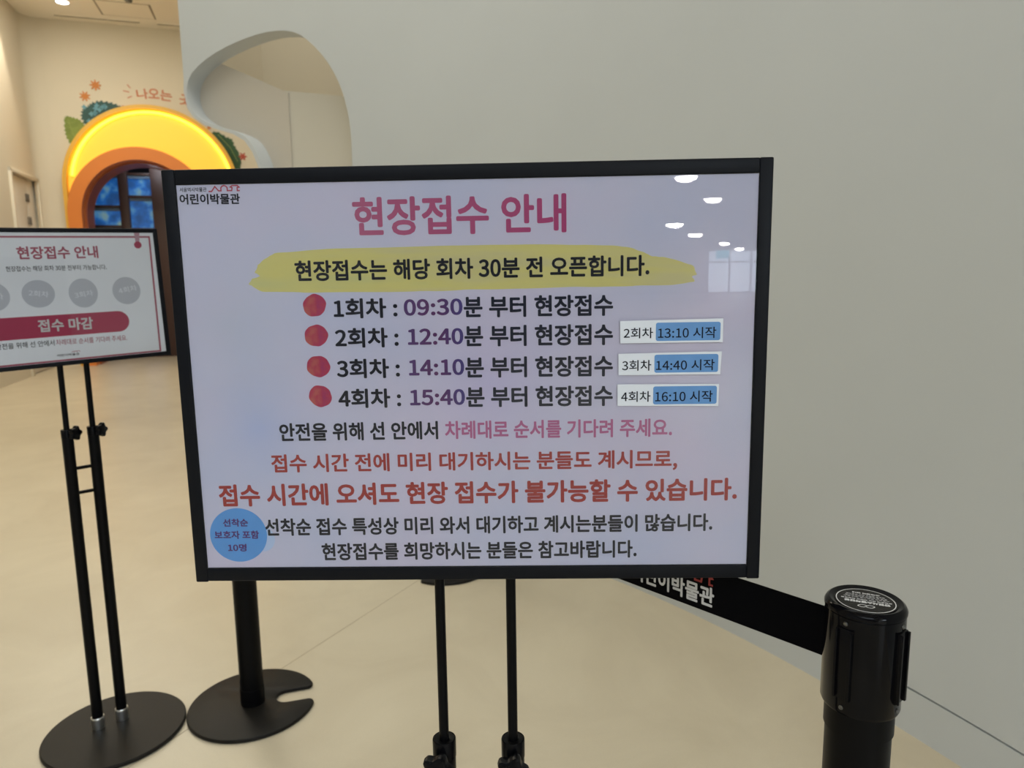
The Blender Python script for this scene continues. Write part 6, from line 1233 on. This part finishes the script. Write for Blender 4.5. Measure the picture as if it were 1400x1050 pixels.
# ------------------------------------------------------------------ belt barrier posts
def slotted_base(cx, cy, r, ang, sw, sd, z=.012):
    """disc with an open slot (half width sw, round inner end at distance sd) towards ang, rounded lips"""
    pts = []
    sa = math.asin(sw/r); rl = .018
    a1 = math.asin((sw+rl)/(r-rl))
    n = 80
    for i in range(n+1):
        t = ang + a1 + (2*PI-2*a1)*i/n
        pts.append((cx+r*math.cos(t), cy+r*math.sin(t)))
    ca, sn = math.cos(ang), math.sin(ang)
    def loc(u, v): return (cx+u*ca-v*sn, cy+u*sn+v*ca)
    uc = (r-rl)*math.cos(a1)
    for i in range(1, 9):   # lower lip
        t = -a1 + (PI/2+a1)*i/9
        pts.append(loc(uc+rl*math.cos(t), -(sw+rl)+rl*math.sin(t)))
    for i in range(0, 17):
        t = -PI/2 - PI*i/16
        pts.append(loc(sd+sw+sw*math.cos(t), sw*math.sin(t)))
    for i in range(1, 9):
        t = -PI/2 + (PI/2+a1)*i/9
        pts.append(loc(uc+rl*math.cos(t), (sw+rl)+rl*math.sin(t)))
    # offset rings for a soft edge
    def offs(pl, d):
        q = []; L = len(pl)
        for i in range(L):
            a_ = Vector(pl[i-1]); b_ = Vector(pl[(i+1) % L]); t = (b_-a_).normalized(); nn_ = Vector((t.y, -t.x))
            q.append((pl[i][0]-nn_.x*d, pl[i][1]-nn_.y*d))
        return q
    bm = bmesh.new(); rings = []
    for d, zz in ((.0025, 0), (0, .0025), (0, z-.004), (.0012, z-.0012), (.004, z)):
        rings.append([bm.verts.new((*p, zz)) for p in offs(pts, d)])
    L = len(pts)
    for a_, b_ in zip(rings[:-1], rings[1:]):
        for i in range(L): bm.faces.new((a_[i], b_[i], b_[(i+1) % L], a_[(i+1) % L]))
    bm.faces.new(rings[0]); bm.faces.new(rings[-1][::-1])
    return bm

def barrier_post(label, x, y, hr, slot_ang, ztop=.8737, rt=.0318, rh=.0377):
    """hr: heading of the belt cassette's mouth"""
    root = empty('barrier_post', (x, y, 0), 0, label, 'barrier', 'black belt barrier posts')
    link('base', slotted_base(0, 0, .1745, slot_ang, .031, .064), M['base'], root)
    bm = bmesh.new(); lathe(bm, [(0, .012), (rt+.0012, .012), (rt+.0012, .06), (rt, .0605), (rt, .735), (rt+.0016, .7355), (rt+.0016, ztop-.11), (0, ztop-.11)], 64)
    link('post', bm, M['black'], root)
    zb = ztop-.1127
    bm = bmesh.new()
    lathe(bm, [(0, zb+.003), (rt, zb+.001), (rh-.004, zb), (rh-.0012, zb+.001), (rh, zb+.004), (rh, ztop-.0095), (rh-.0004, ztop-.009), (rh+.0006, ztop-.0082), (rh+.0007, ztop-.005), (rh-.001, ztop-.0018),
               (rh-.0035, ztop), (rh-.0055, ztop-.0003), (rh-.008, ztop-.002), (0, ztop-.002)], 96)
    head = link('belt_head', bm, M['gloss'], root)
    # recessed receiver channels on three sides
    for k in (1, 2, 3):
        a_ = hr + k*PI/2
        bm = bmesh.new()
        box(bm, -.0015, .0022, -.0085, .0085, zb+.018, ztop-.020, .0008)       # back plate
        box(bm, 0, .0048, -.0085, -.0058, zb+.019, ztop-.021, .0007)
        box(bm, 0, .0048, .0048, .0085, zb+.019, ztop-.021, .0007)
        if k == 3:
            box(bm, .004, .0105, -.0065, .0068, zb+.016, ztop-.019, .0009)     # clip seated in the channel
            box(bm, .0095, .0125, -.0085, .0085, zb+.014, ztop-.021, .0008)
        bmesh.ops.transform(bm, matrix=Matrix.Rotation(a_, 4, 'Z') @ Matrix.Translation((rh-.0006, 0, 0)), verts=bm.verts)
        link('belt_clip', bm, M['plastic'], head)
        for z in (ztop-.0150, zb+.0085):
            bm = bmesh.new(); lathe(bm, [(0, .0009), (.0011, .0009), (.0013, .0004), (.0016, .0012), (.0021, .0009), (.0023, 0)], 20)
            q = Matrix.Rotation(a_, 4, 'Z') @ Matrix.Translation((rh-.0001, 0, z)) @ Matrix.Rotation(PI/2, 4, 'Y')
            bmesh.ops.transform(bm, matrix=q, verts=bm.verts); link('screw', bm, M['screw'], head)
    bm = bmesh.new(); box(bm, -.004, .0015, -.004, .004, ztop-.078, ztop-.012)
    bmesh.ops.transform(bm, matrix=Matrix.Rotation(hr, 4, 'Z') @ Matrix.Translation((rh-.0006, 0, 0)), verts=bm.verts)
    link('belt_slot', bm, M['dark'], head)
    return root, head

def cap_print(head, ztop):
    """round printed plate on top of the head, read from the far side"""
    pl = bmesh.new(); lathe(pl, [(0, ztop-.0016), (.0288, ztop-.0016), (.0288, ztop-.0019)], 64)
    plate = link('cap_plate', pl, M['base'], head)
    rg = bmesh.new(); lathe(rg, [(.0268, ztop-.00155), (.0276, ztop-.00155)], 64); link('cap_ring', rg, M['white_ink'], head)
    def lay(body, u0, u1, v, h, bold=.0, name='cap_lettering'):
        o = text(name, body, u0*mm, v*mm, u1*mm, v*mm, h*mm, M['white_ink'], head, 0, bold)
        rot = Matrix.Rotation(rad(180-24), 4, 'Z')
        for v_ in o.data.vertices:
            v_.co = rot @ Vector((v_.co.x, v_.co.z, ztop-.00150-v_.co.y))
    lay('안전시스템차단봉', -22, 20, 4.8, 5.2, .07)
    lay('출입통제 벨트 차단봉 안전용품', -24, 23, -.6, 2.1, .07)
    lay('사용상의 주의사항 안내 표지', -22, 20, -5.2, 1.7, .03)
    lay('충격 및 파손에 주의하십시오', -20, 19, -8.6, 1.7, .03)
    lay('벨트를 천천히 감아 주십시오', -18, 18, -12, 1.7, .03)
    lay('고객센터 안내', -14, 12, -16.6, 3.0, .07)
    for k, uu in enumerate((-3.6, 3.6)):       # two looped marks of the maker
        pts = [((uu + 3.6*math.cos(t)*(1 + .25*math.sin(2*t)))*mm, (14 + 3.0*math.sin(t))*mm) for t in [2*PI*i/24 for i in range(24)]]
        o = ribbon_line('cap_mark', pts, .0009, 0, M['white_ink'], head, True)
        for v_ in o.data.vertices: v_.co = Matrix.Rotation(rad(180-24), 4, 'Z') @ Vector((v_.co.x, v_.co.z, ztop-.00150))

PR = Vector((.3559, .6793, 0)); PL = Vector((-.755, 1.88, 0)); PF = Vector((-.281, 2.836, 0))
bh = math.atan2(PL.y-PR.y, PL.x-PR.x)
pr, headr = barrier_post('black belt barrier post at right foreground with printed cap and belt pulled out leftwards', PR.x, PR.y, rad(127), rad(40))
cap_print(headr, .8737)
# belt from the right post to the left post
LB = (PL-PR).length
d = (PL-PR).normalized()
bz1 = .8520; bz0 = .7965
bm = bmesh.new(); n = 40; rows = []
nrm = Vector((-d.y, d.x, 0))
if nrm.y > 0: nrm = -nrm
for k in range(n+1):
    t = k/n; p = d*(.034 + (LB-.074)*t); sag = -.010*4*t*(1-t)*0
    rows.append([bm.verts.new((p.x + nrm.x*s*.0007, p.y + nrm.y*s*.0007, z+sag)) for s, z in ((1, bz1), (1, bz0), (-1, bz0), (-1, bz1))])
for k in range(n):
    for i in range(4): bm.faces.new((rows[k][i], rows[k+1][i], rows[k+1][(i+1) % 4], rows[k][(i+1) % 4]))
bm.faces.new(rows[0]); bm.faces.new(rows[-1])
belt = link('belt', bm, M['belt'], pr)
# lettering on the belt (faces the viewer); u = distance from the left post end towards the right post
def on_belt(o):
    for v in o.data.vertices:
        u = v.co.x; z = v.co.z
        p = d*(u) + nrm*(.0011 - v.co.y)
        v.co = Vector((p.x, p.y, z))
    o.data.flip_normals()
BU = {'a': .2935, 'b': .171, 'zc': .8165, 'h': .0255}
M['belt_white'] = mat('belt_white_print', (0.62, 0.62, 0.62), .7); M['belt_red'] = mat('belt_red_print', (0.30, 0.035, 0.03), .7)
o = text('belt_lettering', '어린이박물관', BU['a'], BU['zc'], BU['b'], BU['zc'], BU['h'], M['belt_white'], belt, 0, .03)
# text() lays glyphs from x0 to x1: here x decreases to the right, so the string was turned by 180 degrees; undo the vertical flip
for v in o.data.vertices: v.co.z = 2*BU['zc'] - v.co.z
on_belt(o)
em = [(.173 + .0625 - x, z) for x, z in emblem(0, .8315, .0625, .0140)]
o = ribbon_line('belt_emblem', em, .0026, 0, M['belt_red'], belt); on_belt(o)
barrier_post('black belt barrier post whose slotted base shows left of the large sign poles', PL.x, PL.y, rad(-50), rad(17))
barrier_post('farthest black belt barrier post, mostly hidden behind the large sign', PF.x, PF.y, rad(-60), rad(222))

# ------------------------------------------------------------------ far wall: arched doorway and wall graphics
def on_back(o, off=0.0):
    o.location = B0 - Vector((-E.y, E.x, 0))*off; o.rotation_euler = (0, 0, BACK_RZ); return o
M['arch_edge'] = mat('orange_yellow_edge', (0.80, 0.46, 0.06), .45)
M['arch_panel'] = mat('yellow_light_panel', (0.95, 0.55, 0.06), .5, emit=(1.0, 0.50, 0.04), estr=.55)
M['arch_led'] = mat('yellow_light_tube', (1, .8, .2), .4, emit=(1.0, 0.80, 0.04), estr=1.6)
M['orange'] = mat('orange_arch_paint', (0.72, 0.22, 0.035), .45)
M['orange_shaded'] = mat('orange_arch_reveal_shaded', (0.36, 0.10, 0.03), .5)  # darker copy of the arch orange, the reveal's inner shadow put into colour
arch = empty('arched_doorway', B0, BACK_RZ, 'glowing yellow and orange arched doorway surround on the far wall', 'doorway')
arc_out = arch_pts(.05, 2.6, 1.19, 0.0, 64); arc_mid = arch_pts(.05, 2.6, 1.135, 0.0, 64)
rim = prism(arc_out + arc_mid[::-1], -.16, .0); link('outer_rim', rim, M['arch_edge'], arch)
link('light_panel', prism(arc_mid, -.05, -.01, hole=None) if False else prism(arc_mid + arch_pts(-.12, 2.2, .93, 0.0, 64)[::-1], -.06, 0.0), M['arch_panel'], arch)
def band(cu, cz, r1, r2, t0, t1, zb=None, n=60):
    a_ = [(cu+r1*math.cos(t0+(t1-t0)*i/n), cz+r1*math.sin(t0+(t1-t0)*i/n)) for i in range(n+1)]
    b_ = [(cu+r2*math.cos(t0+(t1-t0)*i/n), cz+r2*math.sin(t0+(t1-t0)*i/n)) for i in range(n+1)]
    return a_ + b_[::-1]
link('light_tube', prism(band(.06, 2.61, 1.105, 1.07, rad(172), rad(8)), -.10, -.06), M['arch_led'], arch)
link('orange_ring', prism(arch_pts(-.12, 2.2, .98, 0.0, 64) + arch_pts(-.12, 2.2, .80, 0.0, 64)[::-1], -.20, -.0), M['orange'], arch)
link('reveal', prism(arch_pts(-.12, 2.2, .80, 0.0, 64) + arch_pts(-.12, 2.2, .775, 0.0, 64)[::-1], -.0, .45), M['orange_shaded'], arch)

# cabinet of blue pictures inside the doorway
cab = empty('picture_wall', B0 + Vector((-E.y, E.x, 0))*.92, BACK_RZ, 'dark brown lattice holding glowing blue pictures inside the arched doorway', 'display')
M['brown'] = mat('dark_brown_wood', (0.055, 0.025, 0.02), .5)
M['shelf'] = mat('pale_blue_ledge', (0.14, 0.22, 0.34), .5)
blue = ramp_mat('blue_picture', [(0.38, (0.01, 0.07, 0.24)), (0.50, (0.012, 0.11, 0.40)), (0.58, (0.06, 0.22, 0.46)), (0.68, (0.22, 0.34, 0.30))], scale=4.5, detail=4, rough=.4, coord='Object', estr=.55)
cols = [-1.30, -.60, -.13, .42, 1.0]
for x in cols:
    xw = .36 if x == -.13 else .135
    bm = bmesh.new(); box(bm, x, x+xw, -.12, .05, 0, 3.1, .006); link('lattice_post', bm, M['brown'], cab)
zs = [(2.93, 3.1), (2.60, 2.64), (2.36, 2.40), (2.07, 2.10), (1.50, 1.54), (.9, .94), (.0, .3)]
for i in range(len(cols)-1):
    x0, x1 = cols[i]+.135, cols[i+1]
    dz = -.04*i+.04
    levels = [.3, .9, 1.5, 2.07+dz, 2.36+dz*1.5 if i == 0 else 2.58, 2.93]
    for k, z in enumerate(levels):
        bm = bmesh.new(); box(bm, x0, x1, -.10, .05, z-.02, z+.02, .004); link('lattice_rail', bm, M['brown'], cab)
        if k:
            bm = bmesh.new(); box(bm, x0, x1, -.02, .02, levels[k-1]+.02, z-.02); link('picture_panel', bm, blue, cab, smooth=False)
            bm = bmesh.new(); box(bm, x0+.01, x1-.01, -.07, -.02, z-.065, z-.022); link('ledge', bm, M['shelf'], cab, smooth=False)
    bm = bmesh.new(); box(bm, x0, x1, -.10, .05, 0, .28); link('plinth', bm, M['brown'], cab, smooth=False)
ip = bpy.data.lights.new('inner_light', 'POINT'); ip.energy = 10; ip.color = (.8, .9, 1); ip.shadow_soft_size = .2
io = bpy.data.objects.new('inner_light', ip); COL.objects.link(io); q = B0 + Vector((-E.y, E.x, 0))*.5; io.location = (q.x, q.y, 3.1)

def jag(pts, amp, n=5, seed=1):
    r = random.Random(seed); out = []
    L = len(pts); cx = sum(p[0] for p in pts)/L; cz = sum(p[1] for p in pts)/L
    for i in range(L):
        a_, b_ = pts[i], pts[(i+1) % L]
        for k in range(n):
            t = k/n; x = a_[0]+(b_[0]-a_[0])*t; z = a_[1]+(b_[1]-a_[1])*t
            s = amp if k % 2 else -amp*.4
            l = math.hypot(x-cx, z-cz) or 1
            out.append((x+(x-cx)/l*s, z+(z-cz)/l*s))
    return out
def decal(name, pts, m, label, cat, t=.006, group=None, parent=None, y=0.0):
    bm = prism(pts, y-.0005, y-t)
    o = link(name, bm, m, parent, smooth=False)
    if not parent: on_back(o); tag(o, label, cat, group)
    return o
green = mat('leaf_green', (0.20, 0.27, 0.05), .6, noise=.15, nscale=8); vein = mat('leaf_vein_green', (0.28, 0.36, 0.09), .6)
dgreen = mat('dark_leaf_green', (0.03, 0.10, 0.04), .6, noise=.25, nscale=8); teal = mat('dark_teal', (0.025, 0.09, 0.09), .6, noise=.2, nscale=9)
lblue = mat('pale_blue_petal', (0.13, 0.34, 0.45), .6); orng = mat('orange_flower_print', (0.60, 0.22, 0.05), .6); redf = mat('red_flower_print', (0.45, 0.08, 0.05), .6)
lf = decal('wall_leaf', jag([(-1.06, 3.568), (-1.03, 3.60), (-.962, 3.583), (-.88, 3.56), (-.819, 3.499), (-.785, 3.42), (-.757, 3.33), (-.814, 3.22), (-.877, 3.12), (-.939, 3.05), (-.975, 3.12), (-1.019, 3.22), (-1.058, 3.325), (-1.067, 3.426)], .016, 4),
      green, 'light green jagged leaf graphic left of the glowing arch', 'leaf')
ribbon_line('vein', [(-1.02, 3.56), (-.97, 3.36), (-.91, 3.14)], .008, -.0075, vein, lf)
for k in range(5):
    z = 3.50-.075*k; x = -1.01+.018*k
    ribbon_line('vein', [(x+.0, z), (x+.09, z+.03)], .005, -.0075, vein, lf); ribbon_line('vein', [(x, z), (x-.04, z+.03)], .005, -.0075, vein, lf)
hy = decal('wall_flower_cluster', jag([(-.84, 3.60), (-.82, 3.69), (-.75, 3.745), (-.70, 3.79), (-.60, 3.83), (-.47, 3.82), (-.36, 3.79), (-.27, 3.73), (-.40, 3.58), (-.50, 3.44), (-.736, 3.32), (-.79, 3.38), (-.805, 3.5)], .022, 4),
      teal, 'dark blue-green flower cluster graphic at the upper left of the arch', 'flower')
rr = random.Random(3)
for k in range(24):
    x, z = rr.uniform(-.80, -.42), rr.uniform(3.48, 3.79)
    if z > 3.74 and x < -.7: z -= .09
    pts = []
    for i in range(20):
        t = 2*PI*i/20; r = .027*(1+.35*math.cos(4*t)); pts.append((x+r*math.cos(t), z+r*math.sin(t)))
    decal('petal', pts, lblue, None, None, .004, parent=hy, y=-.0065)
lr = decal('wall_leaf', jag([(.86, 3.46), (.907, 3.47), (.972, 3.483), (1.05, 3.44), (1.103, 3.404), (1.165, 3.39), (1.193, 3.343), (1.20, 3.29), (1.235, 3.236), (1.283, 3.107), (1.275, 2.93), (1.2, 2.8), (1.1, 2.9), (.9, 3.2)], .014, 3),
      dgreen, 'dark green jagged leaf graphic at the right of the glowing arch', 'leaf')
ribbon_line('vein', [(.98, 3.44), (1.14, 3.26), (1.24, 3.05)], .008, -.0075, vein, lr)
def flower(cx, cz, r, m, label, n=8, rot=0):
    pts = []
    for i in range(n*6):
        t = 2*PI*i/(n*6); k = .62 + .38*max(0, math.cos(n*t/1))**.6 if math.cos(n*t) > 0 else .62 - .12*abs(math.cos(n*t))
        pts.append((cx+r*k*math.cos(t+rot), cz+r*k*math.sin(t+rot)))
    return decal('wall_flower', pts, m, label, 'flower')
flower(-.624, 4.052, .080, orng, 'upper of two small orange flower graphics on the far wall')
flower(-.773, 3.890, .076, orng, 'lower of two small orange flower graphics on the far wall', rot=.3)
flower(-.27, 3.745, .055, redf, 'small dark red flower graphic at the upper left edge of the arch', 6)
flower(1.315, 3.13, .065, redf, 'small red flower graphic beside the dark green leaf', 6)
flower(.86, 3.535, .035, orng, 'tiny faded orange flower graphic above the dark green leaf', 6)
wt = empty('wall_lettering', B0, BACK_RZ, 'orange wall lettering above the glowing arch, cut off by the curved wall', 'lettering')
M['wall_text'] = mat('orange_wall_print', (0.56, 0.20, 0.10), .6)
for ch, x, z, rt_, s in (('나', -.02, 3.97, .10, .155), ('오', .135, 3.985, .0, .150), ('는', .30, 3.965, -.10, .160), ('곳', .56, 3.915, -.2, .165)):
    text('letter', ch, x-s/2*math.cos(rt_), z-s/2*math.sin(rt_), x+s/2*math.cos(rt_), z+s/2*math.sin(rt_), s*.93, M['wall_text'], wt, -.001, .02, .004)
for a_, b_ in (((-.21, 4.09), (-.17, 4.04)), ((-.27, 4.00), (-.19, 3.985)), ((-.22, 3.90), (-.16, 3.93))):
    ribbon_line('burst_stroke', [a_, b_], .014, -.003, M['wall_text'], wt)

# ------------------------------------------------------------------ ceiling fittings of the far hall
def ceil_light(x, y, z, r, label, strength, group=None):
    t = empty('ceiling_downlight', (x, y, z), 0, label, 'light', group)
    bm = bmesh.new(); lathe(bm, [(r, 0), (r*1.18, -.001), (r*1.2, -.004), (r*1.0, -.010), (r*.97, -.004), (r*.97, 0)], 40); link('trim_ring', bm, M['lobby_ceiling'], t)
    bm = bmesh.new(); dp = .02 if r < .1 else r*.42; lathe(bm, [(0, -dp), (r*.5, -dp*.88), (r*.8, -dp*.6), (r*.97, -.0005), (0, -.0005)], 40)
    link('diffuser', bm, mat('lit_diffuser', (1, 1, 1), .5, emit=(1.0, .97, .92), estr=strength), t); return t
ceil_light(-5.883, 10.043, HZ, .075, 'bright round downlight in the far ceiling at the top left', 14)
for x, y, lab in ((2.60, -12.09, 'topmost'), (3.98, -15.98, 'second brightest'), (4.46, -23.85, 'leftmost'), (6.45, -30.16, 'fourth'), (9.85, -38.98, 'fifth'), (12.94, -47.6, 'smallest and lowest')):
    ceil_light(x, y, LZ, .21 if y > -20 else .31, lab + ' white round lobby downlight reflected in the large sign', 120, 'lobby downlights mirrored in the sign cover')
ex = empty('exit_sign', (8.83, -35.0, 2.05), 0, 'small teal hanging sign reflected at the right of the large sign', 'sign')
bm = bmesh.new(); box(bm, -.33, .33, -.03, .03, 0, .42, .01); link('sign_box', bm, mat('teal_lit_sign', (.05, .35, .4), .4, emit=(.10, .62, .75), estr=4), ex)
bm = bmesh.new(); rod(bm, (-.2, 0, .42), (-.2, 0, .95), .01); rod(bm, (.2, 0, .42), (.2, 0, .95), .01); link('hanger', bm, M['screw'], ex)
# linear air slots near the far wall, and an access panel
def ceil_quad(name, pts, m, z0, z1):
    bm = bmesh.new(); lo = [bm.verts.new((p[0], p[1], z0)) for p in pts]; hi = [bm.verts.new((p[0], p[1], z1)) for p in pts]
    bm.faces.new(lo); bm.faces.new(hi[::-1])
    for i in range(4): j = (i+1) % 4; bm.faces.new((lo[i], lo[j], hi[j], hi[i]))
    return link(name, bm, m, smooth=False)
def along(u, off):      # point on the ceiling at u along the far wall, off metres in front of it
    p = B0 + E*u + Vector((E.y, -E.x, 0))*off; return (p.x, p.y)
slotm = mat('slot_shadow_grey', (0.30, 0.26, 0.20), .8)
for u0, u1, lab in ((-1.02, .05, 'long dark air slot in the far ceiling along the wall'), (.28, 1.5, 'short dark air slot in the far ceiling beside the curved wall')):
    t = empty('air_slot', (0, 0, 0), 0, lab, 'vent')
    a_ = ceil_quad('slot', [along(u0, .16), along(u1, .16), along(u1, .22), along(u0, .22)], slotm, HZ-.004, HZ); a_.parent = t
    a_ = ceil_quad('slot_frame', [along(u0, .225), along(u1, .225), along(u1, .245), along(u0, .245)], M['ceiling'], HZ-.012, HZ); a_.parent = t
ap = empty('access_panel', (0, 0, 0), 0, 'square access panel with thin dark joint in the far ceiling', 'panel')
o = ceil_quad('joint', [(-5.45, 9.98), (-4.80, 10.20), (-4.98, 10.74), (-5.63, 10.52)], slotm, HZ-.002, HZ); o.parent = ap
o = ceil_quad('panel', [(-5.43, 10.00), (-4.83, 10.205), (-4.993, 10.715), (-5.6, 10.505)], M['ceiling'], HZ-.006, HZ-.001); o.parent = ap
sd_ = bmesh.new(); lathe(sd_, [(0, -.03), (.03, -.03), (.045, -.015), (.05, 0), (0, 0)], 24)
o = link('smoke_detector', sd_, M['screw'], None, (-5.0, 10.03, HZ)); tag(o, 'tiny round detector on the far ceiling above the access panel', 'detector')
